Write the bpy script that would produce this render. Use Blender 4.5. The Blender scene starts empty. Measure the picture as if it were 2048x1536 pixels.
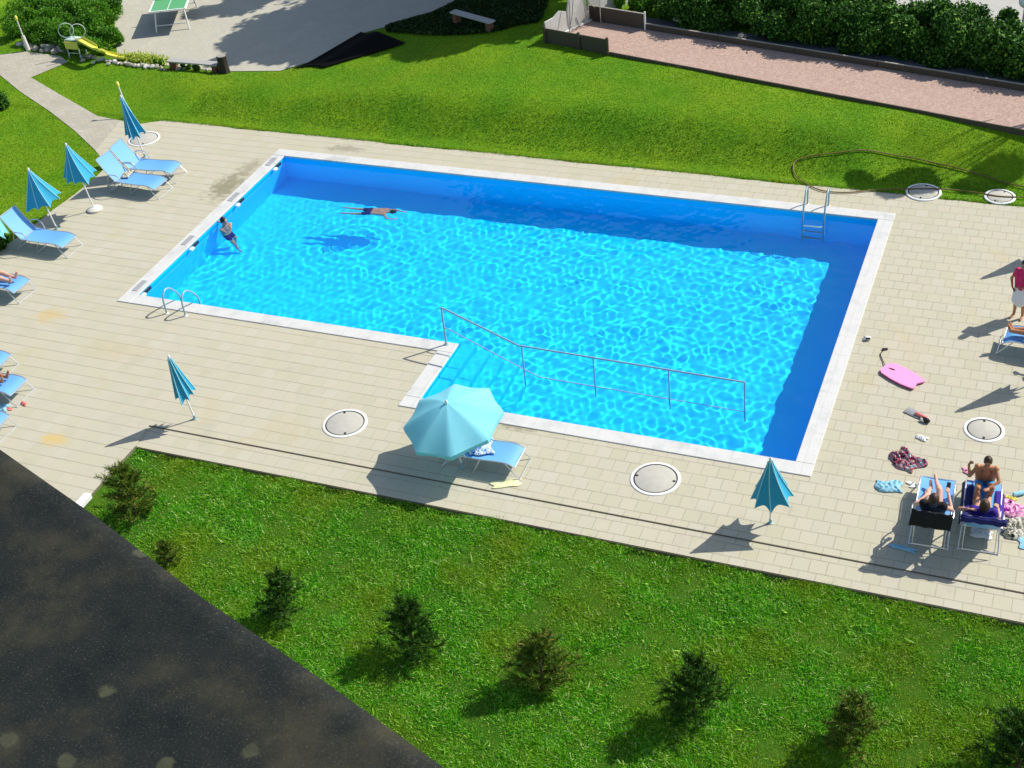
import bpy, math, random
import numpy as np
from mathutils import Matrix, Vector
from mathutils.geometry import tessellate_polygon
random.seed(7)
RS = np.random.RandomState(11)
sc = bpy.context.scene
COL = sc.collection
R = math.radians

# ---------------------------------------------------------------- camera
CAMR = [[0.9276632, -0.1497598, 0.3420715], [0.3625119, 0.5809496, -0.7287542], [-0.0895882, 0.8000435, 0.5932153]]
CAMP = Vector((19.94699, -29.1075, 16.73477))
FPX = 2737.406
cd = bpy.data.cameras.new('camera'); cam = bpy.data.objects.new('camera', cd); COL.objects.link(cam)
cm = Matrix(CAMR).to_4x4(); cm.translation = CAMP; cam.matrix_world = cm
cd.sensor_width = 36; cd.lens = FPX / 2048 * 36; cd.clip_start = 0.05; cd.clip_end = 3000
sc.camera = cam
# ---------------------------------------------------------------- light
SUN_AZ, SUN_EL = R(44), R(44.5)
SKY, SUN, EXPO = 0.125, 5.0, 0.22
w = bpy.data.worlds.new('World'); sc.world = w; w.use_nodes = True
nt = w.node_tree
sky = nt.nodes.new('ShaderNodeTexSky'); sky.sky_type = 'NISHITA'; sky.sun_disc = False
sky.sun_elevation = SUN_EL; sky.sun_rotation = R(90) - SUN_AZ
nt.links.new(sky.outputs[0], nt.nodes['Background'].inputs[0])
nt.nodes['Background'].inputs[1].default_value = SKY
ld = bpy.data.lights.new('sun', 'SUN'); ld.energy = SUN; ld.angle = R(0.5); ld.color = (1, .95, .86)
ld.cycles.is_caustics_light = True
lo = bpy.data.objects.new('sun', ld); COL.objects.link(lo)
lo.rotation_euler = Vector((-math.cos(SUN_AZ), -math.sin(SUN_AZ), -math.tan(SUN_EL))).to_track_quat('-Z', 'Y').to_euler()
sc.view_settings.view_transform = 'Standard'; sc.view_settings.look = 'None'
sc.view_settings.exposure = EXPO; sc.view_settings.gamma = 1
sc.cycles.max_bounces = 18; sc.cycles.transparent_max_bounces = 12
sc.cycles.sample_clamp_indirect = 4; sc.cycles.use_denoising = True
sc.cycles.caustics_reflective = True; sc.cycles.caustics_refractive = True; sc.cycles.diffuse_bounces = 10; sc.cycles.glossy_bounces = 8; sc.cycles.transmission_bounces = 14


def at(u, v, z=0.0):
    d = cm.to_3x3() @ Vector(((u - 1024) / FPX, -(v - 768) / FPX, -1))
    t = (z - CAMP.z) / d.z
    return CAMP + t * d


# ---------------------------------------------------------------- materials
class MAT:
    def __init__(s, name, col=(.5, .5, .5), rough=.7, metal=0, spec=.5):
        s.m = bpy.data.materials.new(name); s.m.use_nodes = True
        s.t = s.m.node_tree; s.b = s.t.nodes['Principled BSDF']
        s.b.inputs['Base Color'].default_value = (*col, 1)
        s.b.inputs['Roughness'].default_value = rough
        s.b.inputs['Metallic'].default_value = metal
        s.b.inputs['Specular IOR Level'].default_value = spec
        s.co = None

    def n(s, typ, **kw):
        nd = s.t.nodes.new('ShaderNode' + typ)
        for k, v in kw.items():
            if k in nd.inputs.keys(): nd.inputs[k].default_value = v
            else: setattr(nd, k, v)
        return nd

    def l(s, a, b): s.t.links.new(a, b)

    def coords(s, kind='Object'):
        if s.co is None:
            s.co = s.n('TexCoord')
        return s.co.outputs[kind]

    def noise(s, scale, detail=3, rough=.5, vec=None, dist=0):
        nd = s.n('TexNoise'); nd.inputs['Scale'].default_value = scale; nd.inputs['Detail'].default_value = detail
        nd.inputs['Roughness'].default_value = rough; nd.inputs['Distortion'].default_value = dist
        s.l(vec if vec is not None else s.coords(), nd.inputs['Vector'])
        return nd.outputs['Fac']

    def ramp(s, fac, stops):
        nd = s.n('ValToRGB'); s.l(fac, nd.inputs[0])
        e = nd.color_ramp.elements
        while len(e) < len(stops): e.new(.5)
        for i, (p, c) in enumerate(stops):
            e[i].position = p; e[i].color = (*c, 1) if len(c) == 3 else c
        return nd.outputs['Color']

    def mix(s, fac, a, b, mode='MIX'):
        nd = s.n('Mix', data_type='RGBA', blend_type=mode)
        for i, v in ((0, fac), (6, a), (7, b)):
            if isinstance(v, (int, float)): nd.inputs[i].default_value = v
            elif isinstance(v, tuple): nd.inputs[i].default_value = (*v, 1)
            else: s.l(v, nd.inputs[i])
        return nd.outputs[2]

    def math(s, op, a, b=None):
        nd = s.n('Math', operation=op)
        for i, v in ((0, a), (1, b)):
            if v is None: continue
            if isinstance(v, (int, float)): nd.inputs[i].default_value = v
            else: s.l(v, nd.inputs[i])
        return nd.outputs[0]

    def col(s, c): s.l(c, s.b.inputs['Base Color']); return s

    def bump(s, h, strength=.3, dist=.01):
        nd = s.n('Bump'); nd.inputs['Strength'].default_value = strength; nd.inputs['Distance'].default_value = dist
        s.l(h, nd.inputs['Height']); s.l(nd.outputs[0], s.b.inputs['Normal']); return s


def simple(name, col, rough=.6, metal=0, var=.12, scale=8, spec=.4):
    m = MAT(name, col, rough, metal, spec)
    f = m.noise(scale, 4)
    m.col(m.mix(f, tuple(c * (1 - var) for c in col), tuple(min(1, c * (1 + var)) for c in col)))
    return m.m


def mk_paving():
    m = MAT('concrete_paving', rough=.85, spec=.25)
    co = m.coords()
    br = m.n('TexBrick'); br.offset = .5; br.squash = 1
    m.l(co, br.inputs['Vector'])
    for k, v in (('Scale', 1.0), ('Mortar Size', .0085), ('Mortar Smooth', .2), ('Bias', 0), ('Brick Width', .298), ('Row Height', .322)):
        br.inputs[k].default_value = v
    br.inputs['Color1'].default_value = (0, 0, 0, 1); br.inputs['Color2'].default_value = (1, 1, 1, 1)
    br.inputs['Mortar'].default_value = (.5, .5, .5, 1)
    tile = m.ramp(br.outputs['Color'], [(0, (.425, .408, .308)), (.25, (.445, .422, .32)), (.5, (.462, .425, .337)), (.75, (.438, .415, .328)), (1, (.460, .440, .36))])
    big = m.noise(.35, 4, .6)
    c = m.mix(big, tile, (.46, .425, .30)); c = m.mix(.72, c, tile)
    fine = m.noise(60, 4, .7)
    c = m.mix(.13, c, m.ramp(fine, [(.3, (.25, .24, .2)), (.7, (.75, .72, .62))]), 'OVERLAY')
    # joints: rows strong, cross joints fainter on the west side
    sep = m.n('SeparateXYZ'); m.l(co, sep.inputs[0])
    rowf = m.math('FRACT', m.math('DIVIDE', sep.outputs['Y'], .322))
    row = m.math('GREATER_THAN', m.math('ABSOLUTE', m.math('SUBTRACT', rowf, .5)), .466)
    jn = m.noise(1.7, 3, .6)
    xs = m.n('MapRange'); xs.inputs['From Min'].default_value = 2; xs.inputs['From Max'].default_value = 14
    xs.inputs['To Min'].default_value = .08; xs.inputs['To Max'].default_value = .5
    m.l(sep.outputs['X'], xs.inputs[0])
    jv = m.math('MULTIPLY', br.outputs['Fac'], xs.outputs[0])
    jr = m.math('MULTIPLY', row, .58)
    j = m.math('MAXIMUM', jv, jr)
    jm = m.n('MapRange'); jm.inputs['From Min'].default_value = .3; jm.inputs['From Max'].default_value = .7
    jm.inputs['To Min'].default_value = .45; jm.inputs['To Max'].default_value = 1.15
    m.l(jn, jm.inputs[0])
    j = m.math('MULTIPLY', j, jm.outputs[0])
    j.node.use_clamp = True
    c = m.mix(j, c, (.20, .18, .125))
    # rust / water stains
    st = m.noise(.55, 5, .65, dist=.6)
    c = m.mix(m.math('MULTIPLY', m.ramp(st, [(.60, (0, 0, 0)), (.74, (1, 1, 1))]), .4), c, (.44, .34, .15))
    st2 = m.noise(.9, 5, .7)
    c = m.mix(m.math('MULTIPLY', m.ramp(st2, [(.57, (0, 0, 0)), (.76, (1, 1, 1))]), .5), c, (.33, .31, .245))
    # a few real stains: mud by the pool's short side, rust rings on the west paving
    sn = m.noise(5, 6, .75)
    for (u, v, rx, ry, colr, st_) in ((455, 372, .55, .9, (.20, .18, .11), .8), (500, 335, .35, .6, (.24, .21, .14), .6), (690, 298, .7, .22, (.25, .22, .16), .7), (100, 632, .5, .35, (.50, .36, .12), .55), (108, 878, .4, .25, (.55, .38, .10), .7), (225, 700, 1.0, .5, (.44, .35, .20), .3), (1030, 855, .6, .12, (.22, .19, .13), .7), (930, 690, .5, .4, (.30, .27, .2), .4), (1600, 560, .6, .5, (.40, .33, .22), .3), (1820, 700, .9, .7, (.50, .40, .28), .25)):
        p = at(u, v)
        mp = m.n('Mapping', vector_type='POINT'); mp.inputs['Location'].default_value = (-p.x / rx, -p.y / ry, 0); mp.inputs['Scale'].default_value = (1 / rx, 1 / ry, 0)
        m.l(co, mp.inputs[0]); ln = m.n('VectorMath', operation='LENGTH'); m.l(mp.outputs[0], ln.inputs[0])
        d = m.math('ADD', ln.outputs['Value'], m.math('MULTIPLY', m.math('SUBTRACT', sn, .5), 3.2))
        c = m.mix(m.math('MULTIPLY', m.ramp(d, [(.35, (1, 1, 1)), (1.0, (0, 0, 0))]), st_), c, colr)
    m.col(c)
    m.bump(m.math('SUBTRACT', m.math('MULTIPLY', fine, .3), br.outputs['Fac']), .35, .004)
    return m.m


def mk_path():
    m = MAT('old_path_paving', rough=.9, spec=.2)
    co = m.coords()
    br = m.n('TexBrick'); br.offset = .5; m.l(co, br.inputs['Vector'])
    for k, v in (('Scale', 1.0), ('Mortar Size', .006), ('Mortar Smooth', .3), ('Brick Width', .2), ('Row Height', .1)):
        br.inputs[k].default_value = v
    br.inputs['Color1'].default_value = (.40, .375, .31, 1); br.inputs['Color2'].default_value = (.47, .44, .37, 1)
    br.inputs['Mortar'].default_value = (.25, .235, .18, 1)
    f = m.noise(1.2, 5, .65)
    c = m.mix(m.ramp(f, [(.35, (0, 0, 0)), (.75, (1, 1, 1))]), br.outputs['Color'], (.34, .31, .25))
    g = m.noise(25, 4, .7)
    c = m.mix(.2, c, m.ramp(g, [(.3, (.2, .2, .18)), (.7, (.8, .8, .74))]), 'OVERLAY')
    m.col(c); m.bump(g, .3, .004)
    return m.m


def mk_coping():
    m = MAT('coping_stone', rough=.55, spec=.35)
    co = m.coords()
    f = m.noise(2.2, 5, .65); g = m.noise(40, 3)
    c = m.ramp(f, [(.3, (.48, .48, .465)), (.55, (.58, .575, .55)), (.8, (.50, .49, .465))])
    s2 = m.noise(.8, 4, .6)
    c = m.mix(m.math('MULTIPLY', m.ramp(s2, [(.60, (0, 0, 0)), (.70, (1, 1, 1))]), .55), c, (.33, .33, .32))
    c = m.mix(.12, c, m.ramp(g, [(.3, (.2, .2, .2)), (.7, (.8, .8, .8))]), 'OVERLAY')
    sep = m.n('SeparateXYZ'); m.l(co, sep.inputs[0])
    jx = m.math('GREATER_THAN', m.math('ABSOLUTE', m.math('SUBTRACT', m.math('FRACT', m.math('DIVIDE', sep.outputs['X'], .66)), .5)), .4935)
    jy = m.math('GREATER_THAN', m.math('ABSOLUTE', m.math('SUBTRACT', m.math('FRACT', m.math('DIVIDE', sep.outputs['Y'], .66)), .5)), .4935)
    c = m.mix(m.math('MULTIPLY', m.math('MAXIMUM', jx, jy), .55), c, (.35, .35, .33))
    m.col(c)
    return m.m


def mk_grass_ground(name, a, b, c3, scale=1.0):
    m = MAT(name, rough=.9, spec=.15)
    f = m.noise(.5 * scale, 5, .6); g = m.noise(9 * scale, 4, .7); h = m.noise(45, 3, .6)
    c = m.mix(m.ramp(f, [(.35, (0, 0, 0)), (.65, (1, 1, 1))]), a, b)
    c = m.mix(m.math('MULTIPLY', m.ramp(g, [(.45, (0, 0, 0)), (.75, (1, 1, 1))]), .6), c, c3)
    c = m.mix(.45, c, m.ramp(h, [(.3, (.12, .12, .12)), (.7, (.85, .85, .85))]), 'OVERLAY')
    m.col(c); m.bump(h, .8, .02)
    return m.m


def mk_blades(name, stops, patch=None, rough=.45, trans=.35):
    m = MAT(name, rough=rough, spec=.2)
    geo = m.n('NewGeometry')
    c = m.ramp(geo.outputs['Random Per Island'], stops)
    if patch:
        f = m.noise(patch[0], 4, .6)
        c = m.mix(m.math('MULTIPLY', m.ramp(f, [(.42, (0, 0, 0)), (.66, (1, 1, 1))]), patch[2]), c, patch[1])
    m.col(c)
    tr = m.n('BsdfTranslucent'); m.l(c, tr.inputs[0])
    ms = m.n('MixShader'); ms.inputs[0].default_value = trans
    m.l(m.b.outputs[0], ms.inputs[1]); m.l(tr.outputs[0], ms.inputs[2])
    m.l(ms.outputs[0], m.t.nodes['Material Output'].inputs['Surface'])
    return m.m


def mk_asphalt():
    m = MAT('worn_yard_surface', rough=.9, spec=.2)
    f = m.noise(1.3, 5, .65); g = m.noise(50, 3, .7)
    v = m.n('TexBrick'); v.offset = .5
    mp = m.n('Mapping'); mp.inputs['Rotation'].default_value = (0, 0, R(25)); m.l(m.coords(), mp.inputs[0]); m.l(mp.outputs[0], v.inputs['Vector'])
    for k, x in (('Scale', 1.0), ('Mortar Size', .006), ('Brick Width', .22), ('Row Height', .11)): v.inputs[k].default_value = x
    v.inputs['Color1'].default_value = (.42, .40, .32, 1); v.inputs['Color2'].default_value = (.47, .45, .36, 1); v.inputs['Mortar'].default_value = (.35, .33, .26, 1)
    c = m.mix(m.ramp(f, [(.35, (0, 0, 0)), (.7, (1, 1, 1))]), v.outputs['Color'], (.39, .375, .31))
    c = m.mix(.2, c, m.ramp(g, [(.3, (.2, .2, .2)), (.7, (.8, .8, .8))]), 'OVERLAY')
    m.col(c); m.bump(g, .3, .004)
    return m.m


def mk_gravel():
    m = MAT('reddish_court_grit', rough=.95, spec=.15)
    f = m.noise(16, 6, .9); g = m.noise(1.1, 5, .6); h = m.noise(9, 4, .7)
    c = m.ramp(f, [(.36, (.24, .16, .125)), (.5, (.40, .28, .23)), (.64, (.58, .44, .37))])
    c = m.mix(m.math('MULTIPLY', g, .3), c, (.37, .27, .22))
    c = m.mix(m.math('MULTIPLY', m.ramp(h, [(.5, (0, 0, 0)), (.7, (1, 1, 1))]), .3), c, (.46, .36, .29))
    m.col(c); m.bump(f, .6, .01)
    return m.m


def mk_basin():
    m = MAT('pool_liner', rough=.6, spec=.2)
    co = m.coords()
    br = m.n('TexBrick'); br.offset = 0; m.l(co, br.inputs['Vector'])
    f = m.noise(.8, 3)
    m.col(m.mix(f, (.004, .60, .97), (.004, .66, .975)))
    return m.m


def mk_water():
    m = MAT('pool_water', (.93, 1, 1), 0.0)
    m.b.inputs['IOR'].default_value = 1.33; m.b.inputs['Transmission Weight'].default_value = 1
    return m.m


def mk_roof():
    m = MAT('weathered_roof_sheet', rough=.8, spec=.12)
    f = m.noise(4.5, 7, .68); g = m.noise(220, 3, .7); h = m.noise(14, 4, .65)
    c = m.ramp(f, [(.35, (.009, .012, .013)), (.5, (.017, .020, .018)), (.66, (.042, .040, .026))])
    vo = m.n('TexVoronoi', feature='F1', voronoi_dimensions='2D'); vo.inputs['Scale'].default_value = 6.5; vo.inputs['Randomness'].default_value = 1; m.l(m.coords(), vo.inputs['Vector'])
    d = m.math('ADD', vo.outputs['Distance'], m.math('MULTIPLY', m.math('SUBTRACT', m.noise(30, 4, .7), .5), .22))
    spot = m.ramp(d, [(.02, (.8, .8, .8)), (.075, (.9, .9, .9)), (.12, (0, 0, 0))])
    sp = m.n('SeparateColor'); m.l(vo.outputs['Color'], sp.inputs[0])
    spot = m.math('MULTIPLY', spot, m.math('MULTIPLY', m.math('GREATER_THAN', sp.outputs[0], .55), m.math('MULTIPLY', h, 1.3)))
    c = m.mix(spot, c, (.085, .09, .05))
    v2 = m.n('TexVoronoi', feature='F1', voronoi_dimensions='2D'); v2.inputs['Scale'].default_value = 110; m.l(m.coords(), v2.inputs['Vector'])
    s2 = m.n('SeparateColor'); m.l(v2.outputs['Color'], s2.inputs[0])
    sp2 = m.math('MULTIPLY', m.math('LESS_THAN', v2.outputs['Distance'], m.math('MULTIPLY', s2.outputs[1], .17)), m.math('GREATER_THAN', s2.outputs[0], .6))
    c = m.mix(m.math('MULTIPLY', sp2, m.math('MULTIPLY', h, 1.0)), c, (.09, .09, .075))
    sp3 = m.ramp(g, [(.52, (0, 0, 0)), (.72, (1, 1, 1))])
    c = m.mix(m.math('MULTIPLY', sp3, .3), c, (.11, .11, .09))
    m.col(c); m.bump(h, .25, .004)
    return m.m


M = {}
M['paving'] = mk_paving(); M['path'] = mk_path(); M['coping'] = mk_coping(); M['yard'] = mk_asphalt()
M['gravel'] = mk_gravel(); M['basin'] = mk_basin(); M['water'] = mk_water(); M['roof'] = mk_roof()
M['lawn'] = mk_grass_ground('mown_lawn', (.085, .23, .005), (.18, .30, .007), (.05, .16, .003))
M['lawn_near'] = mk_grass_ground('rough_lawn_soil', (.02, .09, .003), (.05, .13, .004), (.10, .11, .015))
M['blade_near'] = mk_blades('rough_grass_blade', [(0, (.012, .12, .002)), (.25, (.04, .29, .004)), (.6, (.12, .48, .006)), (.84, (.26, .62, .02)), (.93, (.48, .72, .10)), (1, (.8, .9, .4))], (.7, (.30, .34, .012), .55), .4)
M['blade_far'] = mk_blades('mown_grass_blade', [(0, (.06, .24, .003)), (.4, (.12, .34, .005)), (.8, (.20, .42, .009)), (1, (.36, .46, .03))], (.6, (.30, .35, .012), .6))
M['leaf'] = mk_blades('shrub_leaf', [(0, (.03, .13, .008)), (.4, (.07, .23, .012)), (.75, (.13, .33, .02)), (1, (.24, .43, .05))], rough=.35)
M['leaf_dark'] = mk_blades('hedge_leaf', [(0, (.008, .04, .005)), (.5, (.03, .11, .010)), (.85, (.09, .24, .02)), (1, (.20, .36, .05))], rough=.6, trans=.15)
M['needle'] = mk_blades('conifer_needle', [(0, (.008, .045, .004)), (.5, (.025, .09, .008)), (.85, (.06, .16, .012)), (1, (.16, .20, .03))], trans=.15)
M['needle_warm'] = mk_blades('browning_needle', [(0, (.012, .07, .005)), (.4, (.05, .15, .010)), (.7, (.15, .22, .02)), (1, (.32, .25, .05))], trans=.2)
M['bark'] = simple('bark', (.09, .06, .04), .95, var=.4, scale=25)
M['steel'] = simple('brushed_steel', (.27, .41, .43), .4, .1, .06)
M['alu'] = simple('aluminium_tube', (.62, .64, .65), .35, .8, .06)
M['sling'] = simple('blue_sling_fabric', (.13, .36, .72), .6, 0, .05, 40)
M['teal'] = simple('teal_parasol_fabric', (.02, .31, .50), .7, 0, .06, 6)
M['teal_pale'] = simple('faded_teal_fabric', (.17, .55, .64), .7, 0, .06, 6)
M['piping'] = simple('pale_teal_seam', (.32, .66, .72), .7)
M['white'] = simple('white_paint', (.75, .75, .73), .45, 0, .04)
M['concrete'] = simple('pale_concrete', (.62, .60, .54), .8, 0, .1, 12)
M['lid'] = simple('manhole_lid_concrete', (.43, .415, .36), .85, 0, .14, 7)
M['black'] = simple('black_rubber', (.012, .012, .014), .7)
M['black_cloth'] = simple('black_cloth', (.008, .008, .010), .9)
M['navy'] = simple('navy_cloth', (.012, .014, .12), .85)
M['wood_grey'] = simple('grey_weathered_board', (.34, .32, .27), .85, 0, .3, 14)
M['wood_dark'] = simple('dark_stained_board', (.075, .062, .042), .85, 0, .35, 12)
M['bench_wood'] = simple('bench_plank', (.36, .35, .33), .8, 0, .2, 20)
M['bench_leg'] = simple('reddish_bench_block', (.16, .07, .045), .85, 0, .2, 10)
M['panel'] = simple('weathered_white_panel', (.55, .54, .49), .75, 0, .18, 6)
M['green'] = simple('green_table_top', (.10, .36, .14), .45, 0, .06, 3)
M['yellow'] = simple('yellow_plastic', (.68, .66, .10), .5, 0, .1, 6)
M['paleyellow'] = simple('pale_yellow_cloth', (.72, .72, .40), .85, 0, .1, 10)
M['stone'] = simple('field_stone', (.36, .33, .27), .9, 0, .3, 6)
M['hose'] = simple('brown_hose', (.17, .11, .03), .5)
M['pink'] = simple('pink_foam', (.85, .30, .55), .6, 0, .04)
M['pinkdark'] = simple('magenta_foam_edge', (.35, .03, .12), .6)
M['magenta'] = simple('magenta_shirt', (.55, .02, .12), .8)
M['coral'] = simple('coral_plastic', (.80, .22, .20), .5)
M['skin'] = simple('skin', (.50, .26, .17), .55, 0, .06, 10)
M['skin_pale'] = simple('pale_skin', (.62, .36, .27), .55, 0, .06, 10)
M['skin_tan'] = simple('tanned_skin', (.42, .19, .09), .5, 0, .06, 10)
M['hair_dark'] = simple('dark_hair', (.012, .009, .008), .55, 0, .3, 30)
M['hair_brown'] = simple('brown_hair', (.045, .022, .010), .55, 0, .35, 30)
M['blue_cloth'] = simple('bright_blue_cloth', (.01, .25, .60), .8)
M['lightblue_cloth'] = simple('light_blue_cloth', (.25, .50, .62), .85, 0, .25, 14)
M['white_cloth'] = simple('white_cloth', (.72, .72, .72), .9, 0, .1, 12)
M['violet'] = simple('violet_cloth', (.035, .012, .22), .85, 0, .3, 12)
M['pink_cloth'] = simple('pink_cloth', (.75, .30, .42), .9, 0, .25, 16)
M['glass'] = simple('pale_glass_panel', (.35, .55, .52), .1, 0, .05)


def pattern_cloth(name, stops, scale=9):
    m = MAT(name, rough=.9, spec=.1)
    f = m.noise(scale, 3, .6, dist=1.2)
    nd = m.ramp(f, stops); nd.node.color_ramp.interpolation = 'CONSTANT'
    m.col(nd); return m.m


M['patch'] = pattern_cloth('patterned_towel', [(0, (.02, .02, .03)), (.40, (.45, .05, .08)), (.47, (.03, .22, .33)), (.52, (.55, .50, .40)), (.56, (.35, .03, .07)), (.62, (.14, .05, .10)), (.68, (.55, .20, .25))])
M['bluewhite'] = pattern_cloth('blue_white_towel', [(0, (.02, .12, .55)), (.46, (.72, .75, .80)), (.54, (.08, .30, .65)), (.6, (.75, .78, .80))], 14)
M['pinkpat'] = pattern_cloth('pink_violet_towel', [(0, (.20, .01, .22)), (.42, (.75, .25, .50)), (.5, (.70, .55, .62)), (.56, (.80, .30, .45)), (.66, (.45, .04, .35))], 7)
M['cream'] = pattern_cloth('cream_grey_towel', [(0, (.05, .05, .035)), (.40, (.55, .53, .44)), (.52, (.22, .20, .15)), (.57, (.62, .60, .52)), (.68, (.12, .12, .08))], 7)


# ---------------------------------------------------------------- mesh helpers
class MB:
    def __init__(s): s.v = []; s.f = []

    def add(s, vs, fs):
        n = len(s.v); s.v += [tuple(v) for v in vs]; s.f += [tuple(i + n for i in f) for f in fs]; return s

    def box(s, c, size, rot=None, bev=0):
        x, y, z = [a / 2 for a in size]
        if bev:
            b = min(bev, x * .9, y * .9, z * .9)
            pts = []
            for sz, inset in ((-z, b), (-z + b, 0), (z - b, 0), (z, b)):
                xx, yy = x - inset, y - inset
                pts += [(-xx + b, -yy, sz), (xx - b, -yy, sz), (xx, -yy + b, sz), (xx, yy - b, sz), (xx - b, yy, sz), (-xx + b, yy, sz), (-xx, yy - b, sz), (-xx, -yy + b, sz)]
            fs = [tuple(range(7, -1, -1)), tuple(range(24, 32))]
            for k in range(3):
                for i in range(8): fs.append((k * 8 + i, k * 8 + (i + 1) % 8, k * 8 + 8 + (i + 1) % 8, k * 8 + 8 + i))
        else:
            pts = [(-x, -y, -z), (x, -y, -z), (x, y, -z), (-x, y, -z), (-x, -y, z), (x, -y, z), (x, y, z), (-x, y, z)]
            fs = [(3, 2, 1, 0), (4, 5, 6, 7), (0, 1, 5, 4), (1, 2, 6, 5), (2, 3, 7, 6), (3, 0, 4, 7)]
        m = rot if rot is not None else Matrix.Identity(3)
        return s.add([Vector(c) + m @ Vector(p) for p in pts], fs)

    def tube(s, path, r, n=8, closed=False, caps=True):
        P = [Vector(p) for p in path]; N = len(P)
        rr = r if isinstance(r, (list, tuple)) else [r] * N
        base = len(s.v); up = None
        for i in range(N):
            if closed: t = P[(i + 1) % N] - P[i - 1]
            else: t = P[min(i + 1, N - 1)] - P[max(i - 1, 0)]
            t.normalize()
            if up is None:
                up = Vector((0, 0, 1)) if abs(t.z) < .9 else Vector((1, 0, 0))
            a = t.cross(up)
            if a.length < 1e-4: a = t.cross(Vector((0, 1, 0)))
            a.normalize(); b = a.cross(t).normalized(); up = b
            for k in range(n):
                th = 2 * math.pi * k / n
                s.v.append(tuple(P[i] + rr[i] * (math.cos(th) * a + math.sin(th) * b)))
        for i in range(N if closed else N - 1):
            j = (i + 1) % N
            for k in range(n):
                s.f.append((base + i * n + k, base + i * n + (k + 1) % n, base + j * n + (k + 1) % n, base + j * n + k))
        if caps and not closed:
            s.f.append(tuple(base + k for k in range(n))[::-1]); s.f.append(tuple(base + (N - 1) * n + k for k in range(n)))
        return s

    def lathe(s, prof, n=24, c=(0, 0, 0)):
        base = len(s.v); c = Vector(c)
        for r_, z in prof:
            for k in range(n):
                a = 2 * math.pi * k / n
                s.v.append(tuple(c + Vector((r_ * math.cos(a), r_ * math.sin(a), z))))
        for i in range(len(prof) - 1):
            for k in range(n):
                s.f.append((base + i * n + k, base + i * n + (k + 1) % n, base + (i + 1) * n + (k + 1) % n, base + (i + 1) * n + k))
        s.f.append(tuple(base + k for k in range(n))[::-1]); s.f.append(tuple(base + (len(prof) - 1) * n + k for k in range(n)))
        return s

    def ball(s, c, r, n=12, m=8, rot=None):
        rx, ry, rz = r if isinstance(r, (tuple, list)) else (r, r, r)
        c = Vector(c); base = len(s.v); Rm = rot if rot is not None else Matrix.Identity(3)
        for i in range(m + 1):
            ph = math.pi * (i + .02) / (m + .04)
            for k in range(n):
                th = 2 * math.pi * k / n
                s.v.append(tuple(c + Rm @ Vector((rx * math.sin(ph) * math.cos(th), ry * math.sin(ph) * math.sin(th), -rz * math.cos(ph)))))
        for i in range(m):
            for k in range(n):
                s.f.append((base + i * n + k, base + i * n + (k + 1) % n, base + (i + 1) * n + (k + 1) % n, base + (i + 1) * n + k))
        s.f.append(tuple(base + k for k in range(n))[::-1]); s.f.append(tuple(base + m * n + k for k in range(n)))
        return s

    def cap(s, a, b, ra, rb, n=12):
        """tapered capsule"""
        a = Vector(a); b = Vector(b); d = b - a; L = d.length
        if L < 1e-5: return s.ball(a, ra)
        d /= L; P = []; Q = []
        for t in (-1, -.8, -.5, -.2): P.append(a + d * ra * t); Q.append(ra * math.sqrt(max(0.02, 1 - t * t)))
        for t in (.2, .5, .8, 1): P.append(b + d * rb * t); Q.append(rb * math.sqrt(max(0.02, 1 - t * t)))
        return s.tube(P, Q, n)

    def build(s, name, mat, parent=None, smooth=True, loc=None):
        me = bpy.data.meshes.new(name); me.from_pydata(s.v, [], s.f); me.update()
        o = bpy.data.objects.new(name, me); COL.objects.link(o)
        me.materials.append(M[mat] if isinstance(mat, str) else mat)
        if smooth:
            me.polygons.foreach_set('use_smooth', [True] * len(me.polygons))
            try: me.set_sharp_from_angle(angle=R(38))
            except Exception: pass
        if parent: o.parent = parent
        if loc is not None: o.location = loc
        return o


def tag(o, label=None, cat=None, group=None, kind=None):
    if label: o['label'] = label
    if cat: o['category'] = cat
    if group: o['group'] = group
    if kind: o['kind'] = kind
    return o


def thing(name, loc=(0, 0, 0), rz=0, label=None, cat=None, group=None):
    o = bpy.data.objects.new(name, None); COL.objects.link(o); o.location = loc; o.rotation_euler = (0, 0, rz)
    o.empty_display_size = .2
    return tag(o, label, cat, group)


def copy_tree(o, parent=None):
    c = o.copy(); COL.objects.link(c)
    if parent: c.parent = parent
    for ch in list(o.children): copy_tree(ch, c)
    return c


def npmesh(name, V, F, mat, smooth=False):
    """big quad/tri mesh from numpy arrays"""
    me = bpy.data.meshes.new(name)
    nv, nf, k = len(V), len(F), F.shape[1]
    me.vertices.add(nv); me.vertices.foreach_set('co', np.ascontiguousarray(V, dtype=np.float32).ravel())
    me.loops.add(nf * k); me.polygons.add(nf)
    me.polygons.foreach_set('loop_start', np.arange(0, nf * k, k, dtype=np.int32))
    me.polygons.foreach_set('loop_total', np.full(nf, k, dtype=np.int32))
    me.loops.foreach_set('vertex_index', np.ascontiguousarray(F, dtype=np.int32).ravel())
    me.update(calc_edges=True)
    if smooth: me.polygons.foreach_set('use_smooth', np.ones(nf, dtype=bool))
    me.materials.append(M[mat])
    o = bpy.data.objects.new(name, me); COL.objects.link(o)
    return o


# ---------------------------------------------------------------- terrain function
def P2(lst, z=0): return [tuple(at(u, v, z))[:2] for u, v in lst]


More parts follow.
